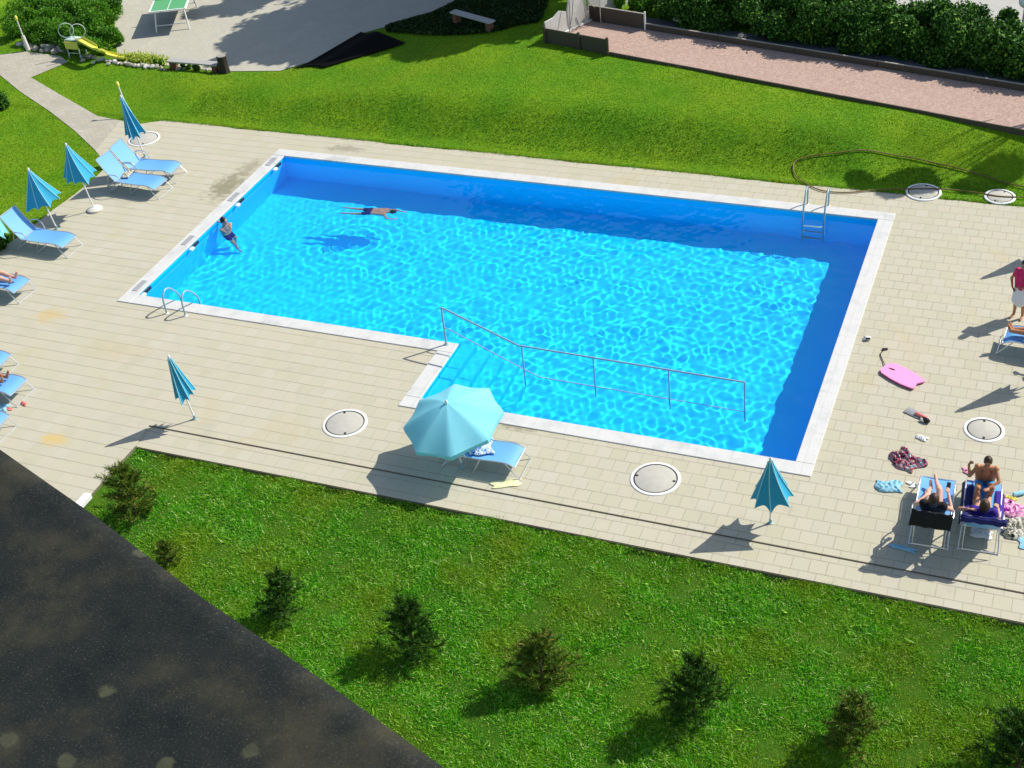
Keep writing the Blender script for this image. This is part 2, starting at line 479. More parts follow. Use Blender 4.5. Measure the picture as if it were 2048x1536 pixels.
YARD = P2([(228, -60), (230, 60), (234, 108), (330, 131), (440, 143), (560, 142), (640, 118), (720, 68), (860, 30), (960, -20), (980, -90)])
PATH = P2([(190, 300), (150, 262), (100, 223), (40, 183), (0, 150), (-60, 105), (-70, 70), (0, 109), (50, 103), (120, 112), (136, 124), (62, 155), (130, 195), (195, 232), (240, 241)])
Z_TOP = .62
_a = at(1092, 82, .66); _b = at(2048, 262, .66); _c = at(1180, 40, .66); _d = at(2048, 182, .66)
COURT = [tuple(_a)[:2], tuple(_a + (_b - _a) * 2.5)[:2], tuple(_c + (_d - _c) * 2.5)[:2], tuple(_c)[:2]]
CO = [at(1092, 96, .55), at(2048, 276, .55)]


def sstep(x): x = np.clip(x, 0, 1); return x * x * (3 - 2 * x)


def poly_dist(X, Y, poly):
    P = np.array(poly); n = len(P); d = np.full(X.shape, 1e9); inside = np.zeros(X.shape, bool)
    for i in range(n):
        a = P[i]; b = P[(i + 1) % n]; e = b - a
        t = np.clip(((X - a[0]) * e[0] + (Y - a[1]) * e[1]) / (e @ e + 1e-9), 0, 1)
        d = np.minimum(d, np.hypot(X - a[0] - t * e[0], Y - a[1] - t * e[1]))
        c = ((a[1] > Y) != (b[1] > Y)) & (X < (b[0] - a[0]) * (Y - a[1]) / (b[1] - a[1] + 1e-12) + a[0])
        inside ^= c
    return np.where(inside, 0, d)


def height(X, Y):
    X = np.asarray(X, float); Y = np.asarray(Y, float)
    amp = .26 + (Z_TOP - .26) * sstep((X + 2) / 7)
    amp = amp * sstep((X + 7.5) / 3.0)
    z = amp * sstep((Y - 1.12 - .75 * sstep((X - 15.2) / 1.2)) / 2.1)
    z = z * sstep(poly_dist(X, Y, YARD) / 1.1)
    z = z * sstep(poly_dist(X, Y, PATH) / 1.2)
    # gentle unevenness
    z = z + .018 * np.sin(X * 1.7 + .6 * Y) * np.sin(Y * 1.3) * sstep((Y - 1.2) / 1) * (z > .03)
    # near lawn falls gently
    near = (Y < -12)
    z = np.where(near, -.05 - .03 * (-12 - Y) + .02 * np.sin(X * 2.1) * np.sin(Y * 1.9) * sstep((-12.5 - Y) / 1), z)
    return z


def hz(x, y): return float(height(np.array([x]), np.array([y]))[0])


def ground_hit(u, v):
    """point of the ground seen at a photo pixel"""
    z = 0
    for _ in range(12):
        p = at(u, v, z); z = hz(p.x, p.y)
    return at(u, v, z)


# ---------------------------------------------------------------- setting
LX, DY, EX, EY, CW = 16.7, 9.84, 8.295, 7.855, .353
# deck outline (west edge from the photo), hole for the pool
OUT = [(-30, -30), (3.61, -30), (3.61, -12.42), (3.5, -11.76), (40, -11.76), (40, 1.0)]
far = [(x, .95 + .03 * math.sin(x * 1.3) + random.uniform(-.03, .03)) for x in np.arange(22.6, -4.4, -.35)]
OUT += [(30, 1.0)] + far + P2([(320, 242), (278, 248), (240, 241), (190, 300), (214, 330), (196, 350), (150, 388), (100, 424), (62, 455), (0, 500), (-80, 545), (-200, 590)]) + [(-30, -7.2)]
HOLE = [(0.02, -.02), (0.02, -EY + .02), (EX + .02, -EY + .02), (EX + .02, -DY + .02), (LX - .02, -DY + .02), (LX - .02, -.02)]


def flat_sheet(name, outer, holes, z, mat):
    polys = [[Vector((x, y, 0)) for x, y in outer]] + [[Vector((x, y, 0)) for x, y in h] for h in holes]
    tris = tessellate_polygon(polys); pts = [p for q in polys for p in q]
    mb = MB(); mb.v = [(p.x, p.y, z) for p in pts]
    fs = []
    for t in tris:
        a, b, c = [pts[i] for i in t]
        fs.append(t if (b - a).cross(c - a).z > 0 else t[::-1])
    mb.f = fs
    return tag(mb.build(name, mat, smooth=False), kind='structure')


flat_sheet('pool_deck', OUT, [HOLE], 0, 'paving')
# lower paved strip one small step down, along the rough lawn
mb = MB(); mb.add([(3.3, -11.745, -.022), (40, -11.745, -.022), (40, -12.42, -.022), (3.3, -12.42, -.022)], [(0, 3, 2, 1)])
tag(mb.build('lower_paving', 'paving', smooth=False), kind='structure')
M['joint'] = simple('dark_soil_joint', (.17, .145, .10), .95, 0, .4, 9)
mb = MB(); mb.box((21.9, -11.768, -.014), (36.9, .008, .022)); mb.box((21.9, -12.428, -.125), (36.6, .012, .184)); mb.box((3.616, -21, -.14), (.008, 17.2, .26))
tag(mb.build('paving_edge', 'joint', smooth=False), kind='structure')
flat_sheet('path', PATH, [], .004, 'path')
SHADE_PATCH = P2([(770, -60), (775, 45), (830, 54), (900, 64), (985, 62), (1040, 50), (1078, 44), (1110, -60)], .6)  # outline of the tree shade painted onto the ground
flat_sheet('yard', YARD, [], .008, 'yard')

# terrain sheets (one ground out to the horizon)
xs = np.concatenate([np.linspace(-400, -22, 14), np.arange(-21.5, 30, .22), np.linspace(31, 400, 14)])
ys = np.concatenate([np.linspace(-400, -30, 12), np.arange(-29.5, 24, .22), np.linspace(25, 500, 14)])
XX, YY = np.meshgrid(xs, ys)
ZZ = height(XX, YY) - .012
pd = np.array([[x, y] for x, y in OUT])
deckd = poly_dist(XX, YY, OUT)
ZZ = np.where((deckd <= 0) & (YY < 1.2), -.03, ZZ)
ZZ = np.where((XX > 0.2) & (XX < LX - .2) & (YY < -.2) & (YY > -DY + .2), -2.6, ZZ)
ZZ = np.where((YY > -12.6) & (YY < -11.5) & (XX > 3.3), -.14, ZZ)
ID = np.arange(XX.size).reshape(XX.shape)
F = np.stack([ID[:-1, :-1], ID[:-1, 1:], ID[1:, 1:], ID[1:, :-1]], -1).reshape(-1, 4)
g = npmesh('lawn', np.stack([XX, YY, ZZ], -1).reshape(-1, 3), F, 'lawn', True)
g.data.materials.append(M['lawn_near'])
cy = YY[:-1, :-1].reshape(-1)
g.data.polygons.foreach_set('material_index', (cy < -12).astype(np.int32))
tag(g, kind='structure')

# ---- pool basin, steps
zb = -1.4
o_ = .035
inner = [(CW - o_, -CW + o_), (LX - CW + o_, -CW + o_), (LX - CW + o_, -DY + CW - o_), (EX + CW - o_, -DY + CW - o_), (EX + CW - o_, -EY + CW - o_), (CW - o_, -EY + CW - o_)]
mb = MB(); n = len(inner)
mb.v = [(x, y, -.02) for x, y in inner] + [(x, y, zb) for x, y in inner]
for i in range(n): mb.f.append((i, (i + 1) % n, n + (i + 1) % n, n + i))
tri = tessellate_polygon([[Vector((x, y, 0)) for x, y in inner]])
for t in tri:
    a, b, c = [Vector(mb.v[i]) for i in t]
    t = t if (b - a).cross(c - a).z > 0 else t[::-1]
    mb.f.append(tuple(n + i for i in t))
basin = tag(mb.build('pool_basin', 'basin', smooth=False), kind='structure')
mb = MB(); x0 = EX + CW - o_ + .004
y0, y1 = -DY + CW - o_ + .004, -EY + CW + .25
for k in range(5):
    zt = -.20 - .24 * k; xe = x0 + .32 * (k + 1)
    mb.box(((x0 + .32 * k + xe) / 2, (y0 + y1) / 2, (zt + zb) / 2), (xe - x0 - .32 * k, y1 - y0, zt - zb))
steps = tag(mb.build('pool_steps', 'basin', smooth=False), kind='structure')
# ---- coping ring
mb = MB(); t_ = .045
def cop(xa, ya, xb, yb): mb.box(((xa + xb) / 2, (ya + yb) / 2, .0), (abs(xb - xa), abs(yb - ya), t_), bev=.008)
cop(0, -CW, LX, 0); cop(LX - CW, -DY + CW, LX, -CW - .001); cop(0, -EY, CW, -CW - .001)
cop(CW + .001, -EY, EX + CW, -EY + CW); cop(EX, -DY + CW + .001, EX + CW, -EY - .001); cop(EX, -DY, LX, -DY + CW)
tag(mb.build('pool_coping', 'coping', smooth=False), kind='structure')
# ---- water
nx, ny = 900, 520
xa, xb, ya, yb = CW - o_ - .005, LX - CW + o_ + .005, -DY + CW - o_ - .005, -CW + o_ + .005
X, Y = np.meshgrid(np.linspace(xa, xb, nx), np.linspace(ya, yb, ny))
Z = np.zeros_like(X); rs = np.random.RandomState(3)
calm = .30 + .70 * sstep((X - 2 - .5 * Y) / 11)
calm = calm + .25 * np.sin(X * .8 + 1) * np.sin(Y * 1.1 + X * .3)
for i in range(90):
    lam = .15 * (1.5 / .15) ** rs.rand(); k = 2 * np.pi / lam; th = rs.uniform(0, 2 * np.pi)
    Z += .00100 * lam ** .95 * np.sin(k * (np.cos(th) * X + np.sin(th) * Y) + rs.uniform(0, 6.3) + .6 * np.sin(X * .7 + i) + .5 * np.sin(Y * .9 + 2 * i))
Z = Z * (calm * .72 + .14)
# rings round the two swimmers
sw1 = at(446, 452, -.085); sw2 = at(765, 424, -.085)
for (cx_, cy_, a_) in ((sw1.x, sw1.y, .004), (sw2.x, sw2.y, .004)):
    r_ = np.hypot(X - cx_, Y - cy_); Z += a_ * np.sin(r_ * 22) * np.exp(-r_ * 1.3)
Z -= .085
ID = np.arange(nx * ny).reshape(ny, nx)
F = np.stack([ID[:-1, :-1], ID[:-1, 1:], ID[1:, 1:], ID[1:, :-1]], -1)
cxm = (X[:-1, :-1] + X[1:, 1:]) / 2; cym = (Y[:-1, :-1] + Y[1:, 1:]) / 2
F = F[~((cxm < EX + CW - o_ - .01) & (cym < -EY + CW - o_ - .01))]
water = tag(npmesh('pool_water', np.stack([X, Y, Z], -1).reshape(-1, 3), F, 'water', True), kind='structure')
water.cycles.is_caustics_caster = True
for o in (basin, steps): o.cycles.is_caustics_receiver = True


# ---------------------------------------------------------------- skimmers
def skimmer(p, label):
    t = thing('skimmer', (0, p, 0), 0, label, 'skimmer', 'skimmers along the short pool wall')
    MB().box((.17, 0, .026), (.15, .46, .01), bev=.003).build('cover', simple('skimmer_cover_grey', (.30, .31, .32), .6), t, False)
    MB().box((CW + .012, 0, -.09), (.03, .30, .10), bev=.005).build('opening', 'black', t, False)
    MB().box((CW + .045, -.22, -.07), (.10, .16, .07), bev=.02).build('weir_flap', 'white', t)
    return t


for y_, l_ in ((-.75, 'grey skimmer plate in the pool edge at the far left corner'), (-2.75, 'grey skimmer plate in the pool edge just behind the swimmer holding on'),
               (-5.0, 'grey skimmer plate in the pool edge in front of the swimmer holding on'), (-7.15, 'grey skimmer plate in the pool edge at the near left corner by the ladder')):
    skimmer(y_, l_)


# ---------------------------------------------------------------- manholes
def manhole(label, p, a, r=.46, z=0):
    t = thing('manhole', (p.x, p.y, z), a, label, 'manhole cover', 'round manhole covers around the pool')
    MB().lathe([(r, -.05), (r, .012), (r - .01, .018), (r - .055, .018), (r - .055, -.05)], 40).build('collar', 'white', t)
    MB().lathe([(r - .056, -.05), (r - .056, .006), (r - .082, .006), (r - .082, -.05)], 40).build('gap_ring', 'black', t)
    lid_ = MB().lathe([(r - .083, -.05), (r - .083, .014), (r - .09, .017), (.001, .02)], 40).build('lid', 'lid', t)
    for s in (-1, 1): MB().box((s * (r - .115), 0, .021), (.05, .04, .012), bev=.003).build('handle', 'black', lid_)
    return t


manhole('round concrete manhole behind the empty far lounger with a pole standing over it', at(288, 278), R(-60))
manhole('round concrete manhole between the narrow closed parasol and the open parasol', at(690, 847), R(-62))
manhole('round concrete manhole in front of the near pool edge, handles left and right', at(1311, 958), R(2), .47)
manhole('round concrete manhole half in the grass with the hose lying across it', at(1847, 384, .02), R(85), .42, .012)
manhole('small round concrete manhole at the grass edge touched by the hose end', at(2000, 393, .02), R(70), .36, .012)
manhole('round concrete manhole on the paving beside the diving mask and the pink board', at(1968, 860), R(95), .37)

# ---------------------------------------------------------------- ladders
def ladder(p, rz, label, under):
    t = thing('pool_ladder', (p.x, p.y, 0), rz, label, 'ladder', 'pool ladders')
    for s in (-.25, .25):
        path = [(s, 0, .0), (s, 0, .34), (s, .03, .44), (s, .09, .52), (s, .17, .55), (s, .26, .53), (s, .36, .46), (s, .52, .28), (s, .62, .10), (s, .64, -.1), (s, .64, -1.15 if under else -1.1)]
        MB().tube(path, .021, 10).build('rail', 'steel', t)
        MB().lathe([(.045, .0), (.045, .012), (.02, .02)], 14, (s, 0, 0)).build('foot_plate', 'white', t)
    for k in range(3):
        MB().box((0, .64, -.36 - .3 * k), (.46, .08, .025), bev=.008).build('tread', 'steel', t)
    return t


pl = (at(333, 627) + at(372, 632)) / 2
ladder(Vector((pl.x, pl.y, 0)), R(2), 'steel ladder at the near left corner of the pool', True)
pr = (at(1612, 412) + at(1658, 412)) / 2
ladder(Vector((pr.x, pr.y + .04, 0)), R(182), 'steel ladder at the far right corner of the pool by the garden hose', True)

# ---------------------------------------------------------------- handrail
t = thing('handrail', (8.40, -7.60, 0), 0, 'long bent steel handrail with four posts leading down the pool steps', 'handrail')
O = Vector((8.40, -7.60, 0))
top = [(8.40, -7.60, .97), (8.52, -7.63, .965), (10.32, -8.09, .66), (15.05, -8.12, .62)]
MB().tube([Vector(q) - O for q in top], .019, 10).build('top_rail', 'steel', t)
low = [(8.40, -7.60, .47), (8.55, -7.64, .46), (10.36, -8.11, .10), (10.75, -8.11, -.06), (15.05, -8.13, -.10)]
MB().tube([Vector(q) - O for q in low], .012, 8).build('lower_rail', 'steel', t)
MB().tube([(0, 0, 0), (0, 0, .97)], .022, 10).build('post', 'steel', t)
for x_, zt in ((10.40, .65), (11.95, .64), (13.52, .63), (15.05, .62)):
    MB().tube([Vector((x_, -8.11, zt)) - O, Vector((x_ + .02, -8.14, -.50)) - O], .016, 10).build('post', 'steel', t)
MB().lathe([(.05, 0.023), (.05, .035), (.024, .045)], 14).build('foot_plate', 'steel', t)


# ---------------------------------------------------------------- sun loungers
def bend(pts, n=6):
    out = []
    for i in range(len(pts) - 1):
        for k in range(n):
            t0 = k / n; p0 = Vector(pts[max(i - 1, 0)]); p1 = Vector(pts[i]); p2 = Vector(pts[i + 1]); p3 = Vector(pts[min(i + 2, len(pts) - 1)])
            out.append(.5 * ((2 * p1) + (p2 - p0) * t0 + (2 * p0 - 5 * p1 + 4 * p2 - p3) * t0 ** 2 + (-p0 + 3 * p1 - 3 * p2 + p3) * t0 ** 3))
    out.append(Vector(pts[-1])); return out


HALF = .30
SEATP = [(-.02, .345), (.25, .335), (.6, .335), (.9, .35), (1.08, .335), (1.22, .27)]


def sheet(pts, hw, th=.012, sag=.02):
    mb = MB(); ny_ = 6; rows = []
    for s in (0, 1):
        for (x, z) in pts:
            for j in range(ny_ + 1):
                y = -hw + 2 * hw * j / ny_
                mb.v.append((x, y, z - s * th - sag * (1 - (y / hw) ** 2)))
    n_ = len(pts); W_ = ny_ + 1
    for i in range(n_ - 1):
        for j in range(ny_):
            a = i * W_ + j; mb.f.append((a, a + W_, a + W_ + 1, a + 1)[::-1])
            b = n_ * W_ + a; mb.f.append((b, b + W_, b + W_ + 1, b + 1))
    def side(idx):
        for a, b in zip(idx[:-1], idx[1:]): mb.f.append((a, b, b + n_ * W_, a + n_ * W_))
    side([i * W_ for i in range(n_)]); side([i * W_ + ny_ for i in range(n_)]); side(list(range(W_))); side([(n_ - 1) * W_ + j for j in range(W_)])
    return mb


def make_lounger(back=52, blen=.74):
    t = thing('sun_lounger')
    sp = [(p.x, p.z) for p in bend([(x, 0, z) for x, z in SEATP], 4)]
    sheet(sp, HALF - .02).build('seat', 'sling', t)
    a = R(back); bp = [(-.03 - math.cos(a) * blen * k / 8 - .03 * math.sin(math.pi * k / 8), .345 + math.sin(a) * blen * k / 8) for k in range(9)]
    sheet(bp, HALF - .02, sag=.015).build('backrest', 'sling', t)
    mb = MB()
    for s in (-1, 1):
        mb.tube([(x, s * HALF, z) for x, z in sp], .013, 8); mb.tube([(x, s * HALF, z) for x, z in bp], .013, 8)
    mb.tube([(sp[-1][0], -HALF, sp[-1][1]), (sp[-1][0], HALF, sp[-1][1])], .013, 8); mb.tube([(bp[-1][0], -HALF, bp[-1][1]), (bp[-1][0], HALF, bp[-1][1])], .013, 8)
    mb.tube([(-.03, -HALF, .33), (-.03, HALF, .33)], .012, 8)
    mb.build('frame', 'alu', t)
    for xa_, xf in ((1.02, 1.30), (.02, -.28)):
        mb = MB(); mb.tube(bend([(xa_, -HALF, .33), (xf, -HALF - .02, .02), (xf, -HALF + .03, .012), (xf, HALF - .03, .012), (xf, HALF + .02, .02), (xa_, HALF, .33)], 4), .012, 8)
        mb.build('leg_frame', 'alu', t)
    mb = MB(); mb.tube(bend([(.50, -HALF, .33), (.36, -HALF - .01, .02), (.36, -HALF + .03, .012), (.36, HALF - .03, .012), (.36, HALF + .01, .02), (.50, HALF, .33)], 4), .011, 8)
    mb.build('leg_frame', 'alu', t)
    for s in (-1, 1):
        MB().tube(bend([(-.20, s * (HALF + .02), .52), (-.05, s * (HALF + .04), .56), (.14, s * (HALF + .04), .53), (.24, s * (HALF + .02), .34)], 5), .014, 8).build('armrest', 'alu', t)
    # backrest strut
    MB().tube([(-.22, -HALF + .04, .55), (-.38, -HALF + .04, .12), (-.38, HALF - .04, .12), (-.22, HALF - .04, .55)], .009, 6).build('strut', 'alu', t)
    return t


def place(o, hinge, foot, label, group='blue sling sun loungers'):
    h = at(*hinge, .33); f = at(*foot, .31); a = math.atan2(f.y - h.y, f.x - h.x)
    d = Vector((math.cos(a), math.sin(a), 0))
    p = f - d * 1.18
    o.location = (p.x, p.y, .002); o.rotation_euler = (0, 0, a)
    tag(o, label, 'sun lounger', group)
    bpy.context.view_layer.update()
    return Matrix.Translation((p.x, p.y, 0)) @ Matrix.Rotation(a, 4, 'Z')


LP = make_lounger()
LG = {}
used = False
for key, h, f, lab in (('A', (231, 352), (318, 366), 'empty blue lounger with upright back, nearer of the pair at the far left'),
                       ('B', (270, 328), (349, 335), 'empty blue lounger with shaded headrest, farther of the pair beside the manhole with a pole'),
                       ('C', (46, 466), (135, 481), 'empty blue lounger alone by the grass, left of the parasol without visible base'),
                       ('D', (-50, 551), (40, 570), 'blue lounger at the left edge with two pale bare feet and shins on it'),
                       ('E', (-90, 706), (2, 722), 'blue lounger almost out of view at the left edge above the dark feet'),
                       ('F', (-58, 756), (33, 772), 'blue lounger at the left edge with dark bare feet on it above coral slippers'),
                       ('G', (-95, 826), (-3, 845), 'blue lounger nearest the dark roof at the left edge, only its foot end showing'),
                       ('M', (943, 895), (1036, 912), 'empty blue lounger under the open parasol with a crumpled blue and white towel'),
                       ('R', (2108, 682), (2014, 668), 'blue lounger at the right edge in front of the girl in pink')):
    o = LP if not used else copy_tree(LP); used = True
    LG[key] = place(o, h, f, lab)
LP2 = make_lounger(54, .72)
LG['P'] = place(LP2, (1868, 1012), (1877, 957), 'blue lounger with a black towel hung over its back, woman reading a phone on it')
o = copy_tree(LP2); LG['Q'] = place(o, (1964, 1020), (1968, 965), 'blue lounger at the near right corner with a boy sitting on its foot end')


# ---------------------------------------------------------------- parasols
def closed_parasol(base, tipuv, h, rad, zlow, label, mat='teal', base_kind=None, fold=.42, seed=1, group='closed teal parasols'):
    b = Vector((base.x, base.y, 0)); tip = at(*tipuv, h)
    t = thing('parasol', b, 0, label, 'parasol', group)
    ax = (tip - b); L = ax.length; ax.normalize()
    q = Vector((0, 0, 1)).rotation_difference(ax).to_matrix()
    MB().tube([(0, 0, 0), q @ Vector((0, 0, L))], .017, 10).build('pole', 'white', t)
    MB().lathe([(.012, 0), (.028, .01), (.026, .05), (.01, .07)], 12, (0, 0, 0)).build('finial', 'white', t).location = q @ Vector((0, 0, L - .01))
    rn = random.Random(seed); NR = 8; SUB = 6; rows = 12
    rl = [rad * rn.uniform(.8, 1.12) for _ in range(NR)]; zl = [zlow + rn.uniform(-.05, .07) for _ in range(NR)]
    mb = MB(); n_ = NR * SUB
    def pt(k, i):
        r0 = k // SUB; fr = (k % SUB) / SUB; r1 = (r0 + 1) % NR
        rr = rl[r0] * (1 - fr) + rl[r1] * fr; zz = zl[r0] * (1 - fr) + zl[r1] * fr
        s = i / (rows - 1); cave = 1 - fold * math.sin(math.pi * fr) ** .8 * min(1, s * 2.2)
        zb_ = zz + .07 * math.sin(math.pi * fr)
        z_ = L - .03 + (zb_ - L + .03) * s
        prof = (.035 + (rr - .035) * (s ** 1.12)) * cave
        a = 2 * math.pi * k / n_ + .25 * s
        return q @ Vector((prof * math.cos(a), prof * math.sin(a), z_))
    for i in range(rows):
        for k in range(n_): mb.v.append(tuple(pt(k, i)))
    for i in range(rows - 1):
        for k in range(n_): mb.f.append((i * n_ + k, (i + 1) * n_ + k, (i + 1) * n_ + (k + 1) % n_, i * n_ + (k + 1) % n_))
    cn = mb.build('canopy', mat, t, True)
    for r_ in range(NR):
        MB().tube([Vector(pt(r_ * SUB, i)) * 1.0 + (Vector(pt(r_ * SUB, i)) - q @ Vector((0, 0, (Vector(pt(r_ * SUB, i))).dot(ax)))).normalized() * .004 for i in range(rows)], .009, 6).build('seam', 'piping', cn)
    if base_kind == 'stone':
        MB().lathe([(.19, 0), (.205, .02), (.20, .05), (.15, .085), (.05, .10), (.02, .10)], 24).build('base', 'concrete', t)
    else:
        MB().lathe([(.05, 0), (.05, .012), (.028, .02), (.028, .10), (.02, .105)], 14).build('socket', 'steel', t)
    return t


closed_parasol(at(190, 420), (132, 290), 1.94, .47, .98, 'half folded teal parasol standing in a round stone base', base_kind='stone', seed=3, fold=.2)
closed_parasol(at(114, 458), (57, 340), 1.76, .47, .80, 'half folded teal parasol between the lone lounger and the stone based one', seed=5, fold=.2)
closed_parasol(at(390, 838), (338, 715), 1.62, .23, .62, 'narrow tightly closed teal parasol alone on the near left paving', seed=8, fold=.3)
closed_parasol(at(1541, 1046), (1541, 920), 1.46, .42, .60, 'dark teal closed parasol standing by the near right pool corner', seed=12, fold=.25)
closed_parasol(at(290, 314), (242, 194), 1.84, .28, .68, 'leaning closed teal parasol behind the far pair of loungers', seed=15)
closed_parasol(at(-45, 545), (-28, 395), 1.7, .62, 1.05, 'pale teal parasol cut by the left edge above the lone lounger', 'teal_pale', seed=17, fold=.2)
# two just out of the picture on the right: only their shadows fall into view
for p_, l_, s_ in ((at(1915, 823), 'closed parasol beyond the right edge throwing the shadow beside the manhole', 21), (at(1965, 557), 'closed parasol beyond the right edge throwing the shadow behind the girl', 22)):
    dd = 1.75 / math.tan(SUN_EL)
    bb = Vector((p_.x + dd * math.cos(SUN_AZ), p_.y + dd * math.sin(SUN_AZ), 0))
    tp = bb + Vector((0, 0, 1.75)); v = cm.inverted() @ tp
    uv = (1024 + FPX * v.x / -v.z, 768 - FPX * v.y / -v.z)
    closed_parasol(bb, uv, 1.75, .22, .55, l_, seed=s_)


def open_parasol():
    b = at(925, 936); b = Vector((b.x, b.y, -0.0)); h = 1.42
    apex = at(893, 806, h); ax = apex - b; L = ax.length; ax.normalize()
    q = Vector((0, 0, 1)).rotation_difference(ax).to_matrix()
    qc = Vector((0, 0, 1)).rotation_difference(Vector((-.10, -.16, 1)).normalized()).to_matrix() @ Matrix.Rotation(R(20), 3, 'Z')
    top_ = ax * L
    t = thing('parasol', b, 0, 'large pale teal parasol standing fully open over the near lounger', 'parasol')
    MB().tube([(0, 0, 0), q @ Vector((0, 0, L))], .018, 10).build('pole', 'white', t)
    MB().lathe([(.012, 0), (.03, .01), (.026, .05), (.01, .07)], 12).build('finial', 'white', t).location = q @ Vector((0, 0, L))
    MB().lathe([(.05, 0), (.05, .012), (.03, .02), (.03, .12), (.02, .125)], 14).build('socket', 'steel', t)
    NR = 8; SUB = 8; rows = 10; Rr = .98; drop = .44; n_ = NR * SUB
    def pt(k, i, ext=0):
        fr = (k % SUB) / SUB; s = i / (rows - 1)
        sc_ = math.sin(math.pi * fr)
        r = Rr * s * (1 - .10 * sc_ * s)
        z = L - drop * (s ** 1.35) - .035 * sc_ * s * (1 - .3 * s) - ext
        if ext: z += .035 * sc_
        a = 2 * math.pi * k / n_
        return top_ + qc @ Vector((r * math.cos(a), r * math.sin(a), z - L))
    mb = MB()
    for i in range(rows):
        for k in range(n_): mb.v.append(tuple(pt(k, max(i, .05))))
    for k in range(n_): mb.v.append(tuple(pt(k, rows - 1, .10)))
    for i in range(rows):
        for k in range(n_): mb.f.append((i * n_ + k, (i + 1) * n_ + k, (i + 1) * n_ + (k + 1) % n_, i * n_ + (k + 1) % n_))
    m = MAT('teal_parasol_top', rough=.7, spec=.2); f = m.noise(5, 3)
    c = m.mix(f, (.22, .66, .77), (.28, .72, .81)); m.col(c)
    tr = m.n('BsdfTranslucent'); m.l(c, tr.inputs[0]); ms = m.n('MixShader'); ms.inputs[0].default_value = .25
    m.l(m.b.outputs[0], ms.inputs[1]); m.l(tr.outputs[0], ms.inputs[2]); m.l(ms.outputs[0], m.t.nodes['Material Output'].inputs['Surface'])
    cn = mb.build('canopy', m.m, t)
    for r_ in range(NR):
        MB().tube([pt(r_ * SUB, max(i, .3)) * .998 - qc @ Vector((0, 0, .012)) for i in range(rows)], .008, 6).build('rib', 'alu', cn)
        MB().tube([q @ Vector((0, 0, L - .62)), pt(r_ * SUB, 5) - q @ Vector((0, 0, .02))], .007, 6).build('strut', 'alu', t)


open_parasol()

# ---------------------------------------------------------------- roof in the foreground
zr = 14.9
e0 = at(0, 893, zr); e1 = at(410, 1193, zr); e2 = at(900, 1536, zr)
dv = (e2 - e0).normalized(); nb = Vector((-dv.y, dv.x, 0)); nb = nb if (at(0, 1536, zr) - e0).dot(nb) > 0 else -nb
t = thing('building', (17.5, -32, 0), 0, 'dark weathered roof edge of the building in the near left corner', 'building')
O = Vector((17.5, -32, 0))
front = [e0 - dv * 6, e0, e0 + (e1 - e0) * .5 - nb * .006, e1, e1 + (e2 - e1) * .5 - nb * .004, e2, e2 + dv * 1.2]
mb = MB(); nF = len(front)
back = [p + nb * 6 for p in front]
lay = []
for off, z in ((.0, -.012), (.012, 0)):
    pass
prof = [(0.0, -.16), (0.0, -.014), (.004, -.004), (.012, 0.0), (.045, 0.004), (.055, .0), (6, 0.0)]
for (o2, z2) in prof:
    for p in front: mb.v.append(tuple(p + nb * o2 + Vector((0, 0, z2)) - O))
for i in range(len(prof) - 1):
    for k in range(nF - 1): mb.f.append((i * nF + k, i * nF + k + 1, (i + 1) * nF + k + 1, (i + 1) * nF + k))
# underside
b_ = len(mb.v)
for p in front: mb.v.append(tuple(p + nb * 6 + Vector((0, 0, -.16)) - O))
for k in range(nF - 1): mb.f.append((k, b_ + k, b_ + k + 1, k + 1))
mb.build('roof_slab', 'roof', t)
wc = (e0 + e2) / 2 + nb * 3.3 - O
rw = Matrix(((dv.x, nb.x, 0), (dv.y, nb.y, 0), (0, 0, 1)))
MB().box((wc.x, wc.y, 7.2), (7, 5, 14.9), rw).build('wall', simple('rendered_wall', (.6, .56, .48), .9), t, False)
for k in range(4):
    c_ = wc - nb * 2.5 + dv * (-.5); MB().box((c_.x, c_.y, 2.2 + 3.2 * k), (1.2, .08, 1.5), rw).build('window', 'glass', t, False)


# ---------------------------------------------------------------- vegetation builders
def leaves(P, size, n_, up=.3, asp=1.7):
    """n_ leaf quads (as diamond quads) around points P"""
    P = P[RS.randint(0, len(P), n_)] if len(P) != n_ else P
    s = size * RS.uniform(.6, 1.3, (n_, 1))
    a = RS.normal(size=(n_, 3)); a[:, 2] += up; a /= np.linalg.norm(a, axis=1, keepdims=True)
    b = np.cross(a, RS.normal(size=(n_, 3))); b /= np.linalg.norm(b, axis=1, keepdims=True)
    V = np.stack([P - a * s * asp * .5, P + b * s * .5, P + a * s * asp * .5, P - b * s * .5], 1).reshape(-1, 3)
    return V, np.arange(4 * n_).reshape(-1, 4)


def foliage(name, V, F, mat, parent=None):
    o = npmesh(name, V, F, mat)
    if parent: o.parent = parent
    return o


def blobs(c, r, n_, flat=1.0, shell=.75):
    d = RS.normal(size=(n_, 3)); d /= np.linalg.norm(d, axis=1, keepdims=True)
    rr = (shell + (1 - shell) * RS.rand(n_, 1)) * (1 + .16 * RS.normal(size=(n_, 1)) * .5)
    return np.array(c) + d * rr * np.array([r, r, r * flat])


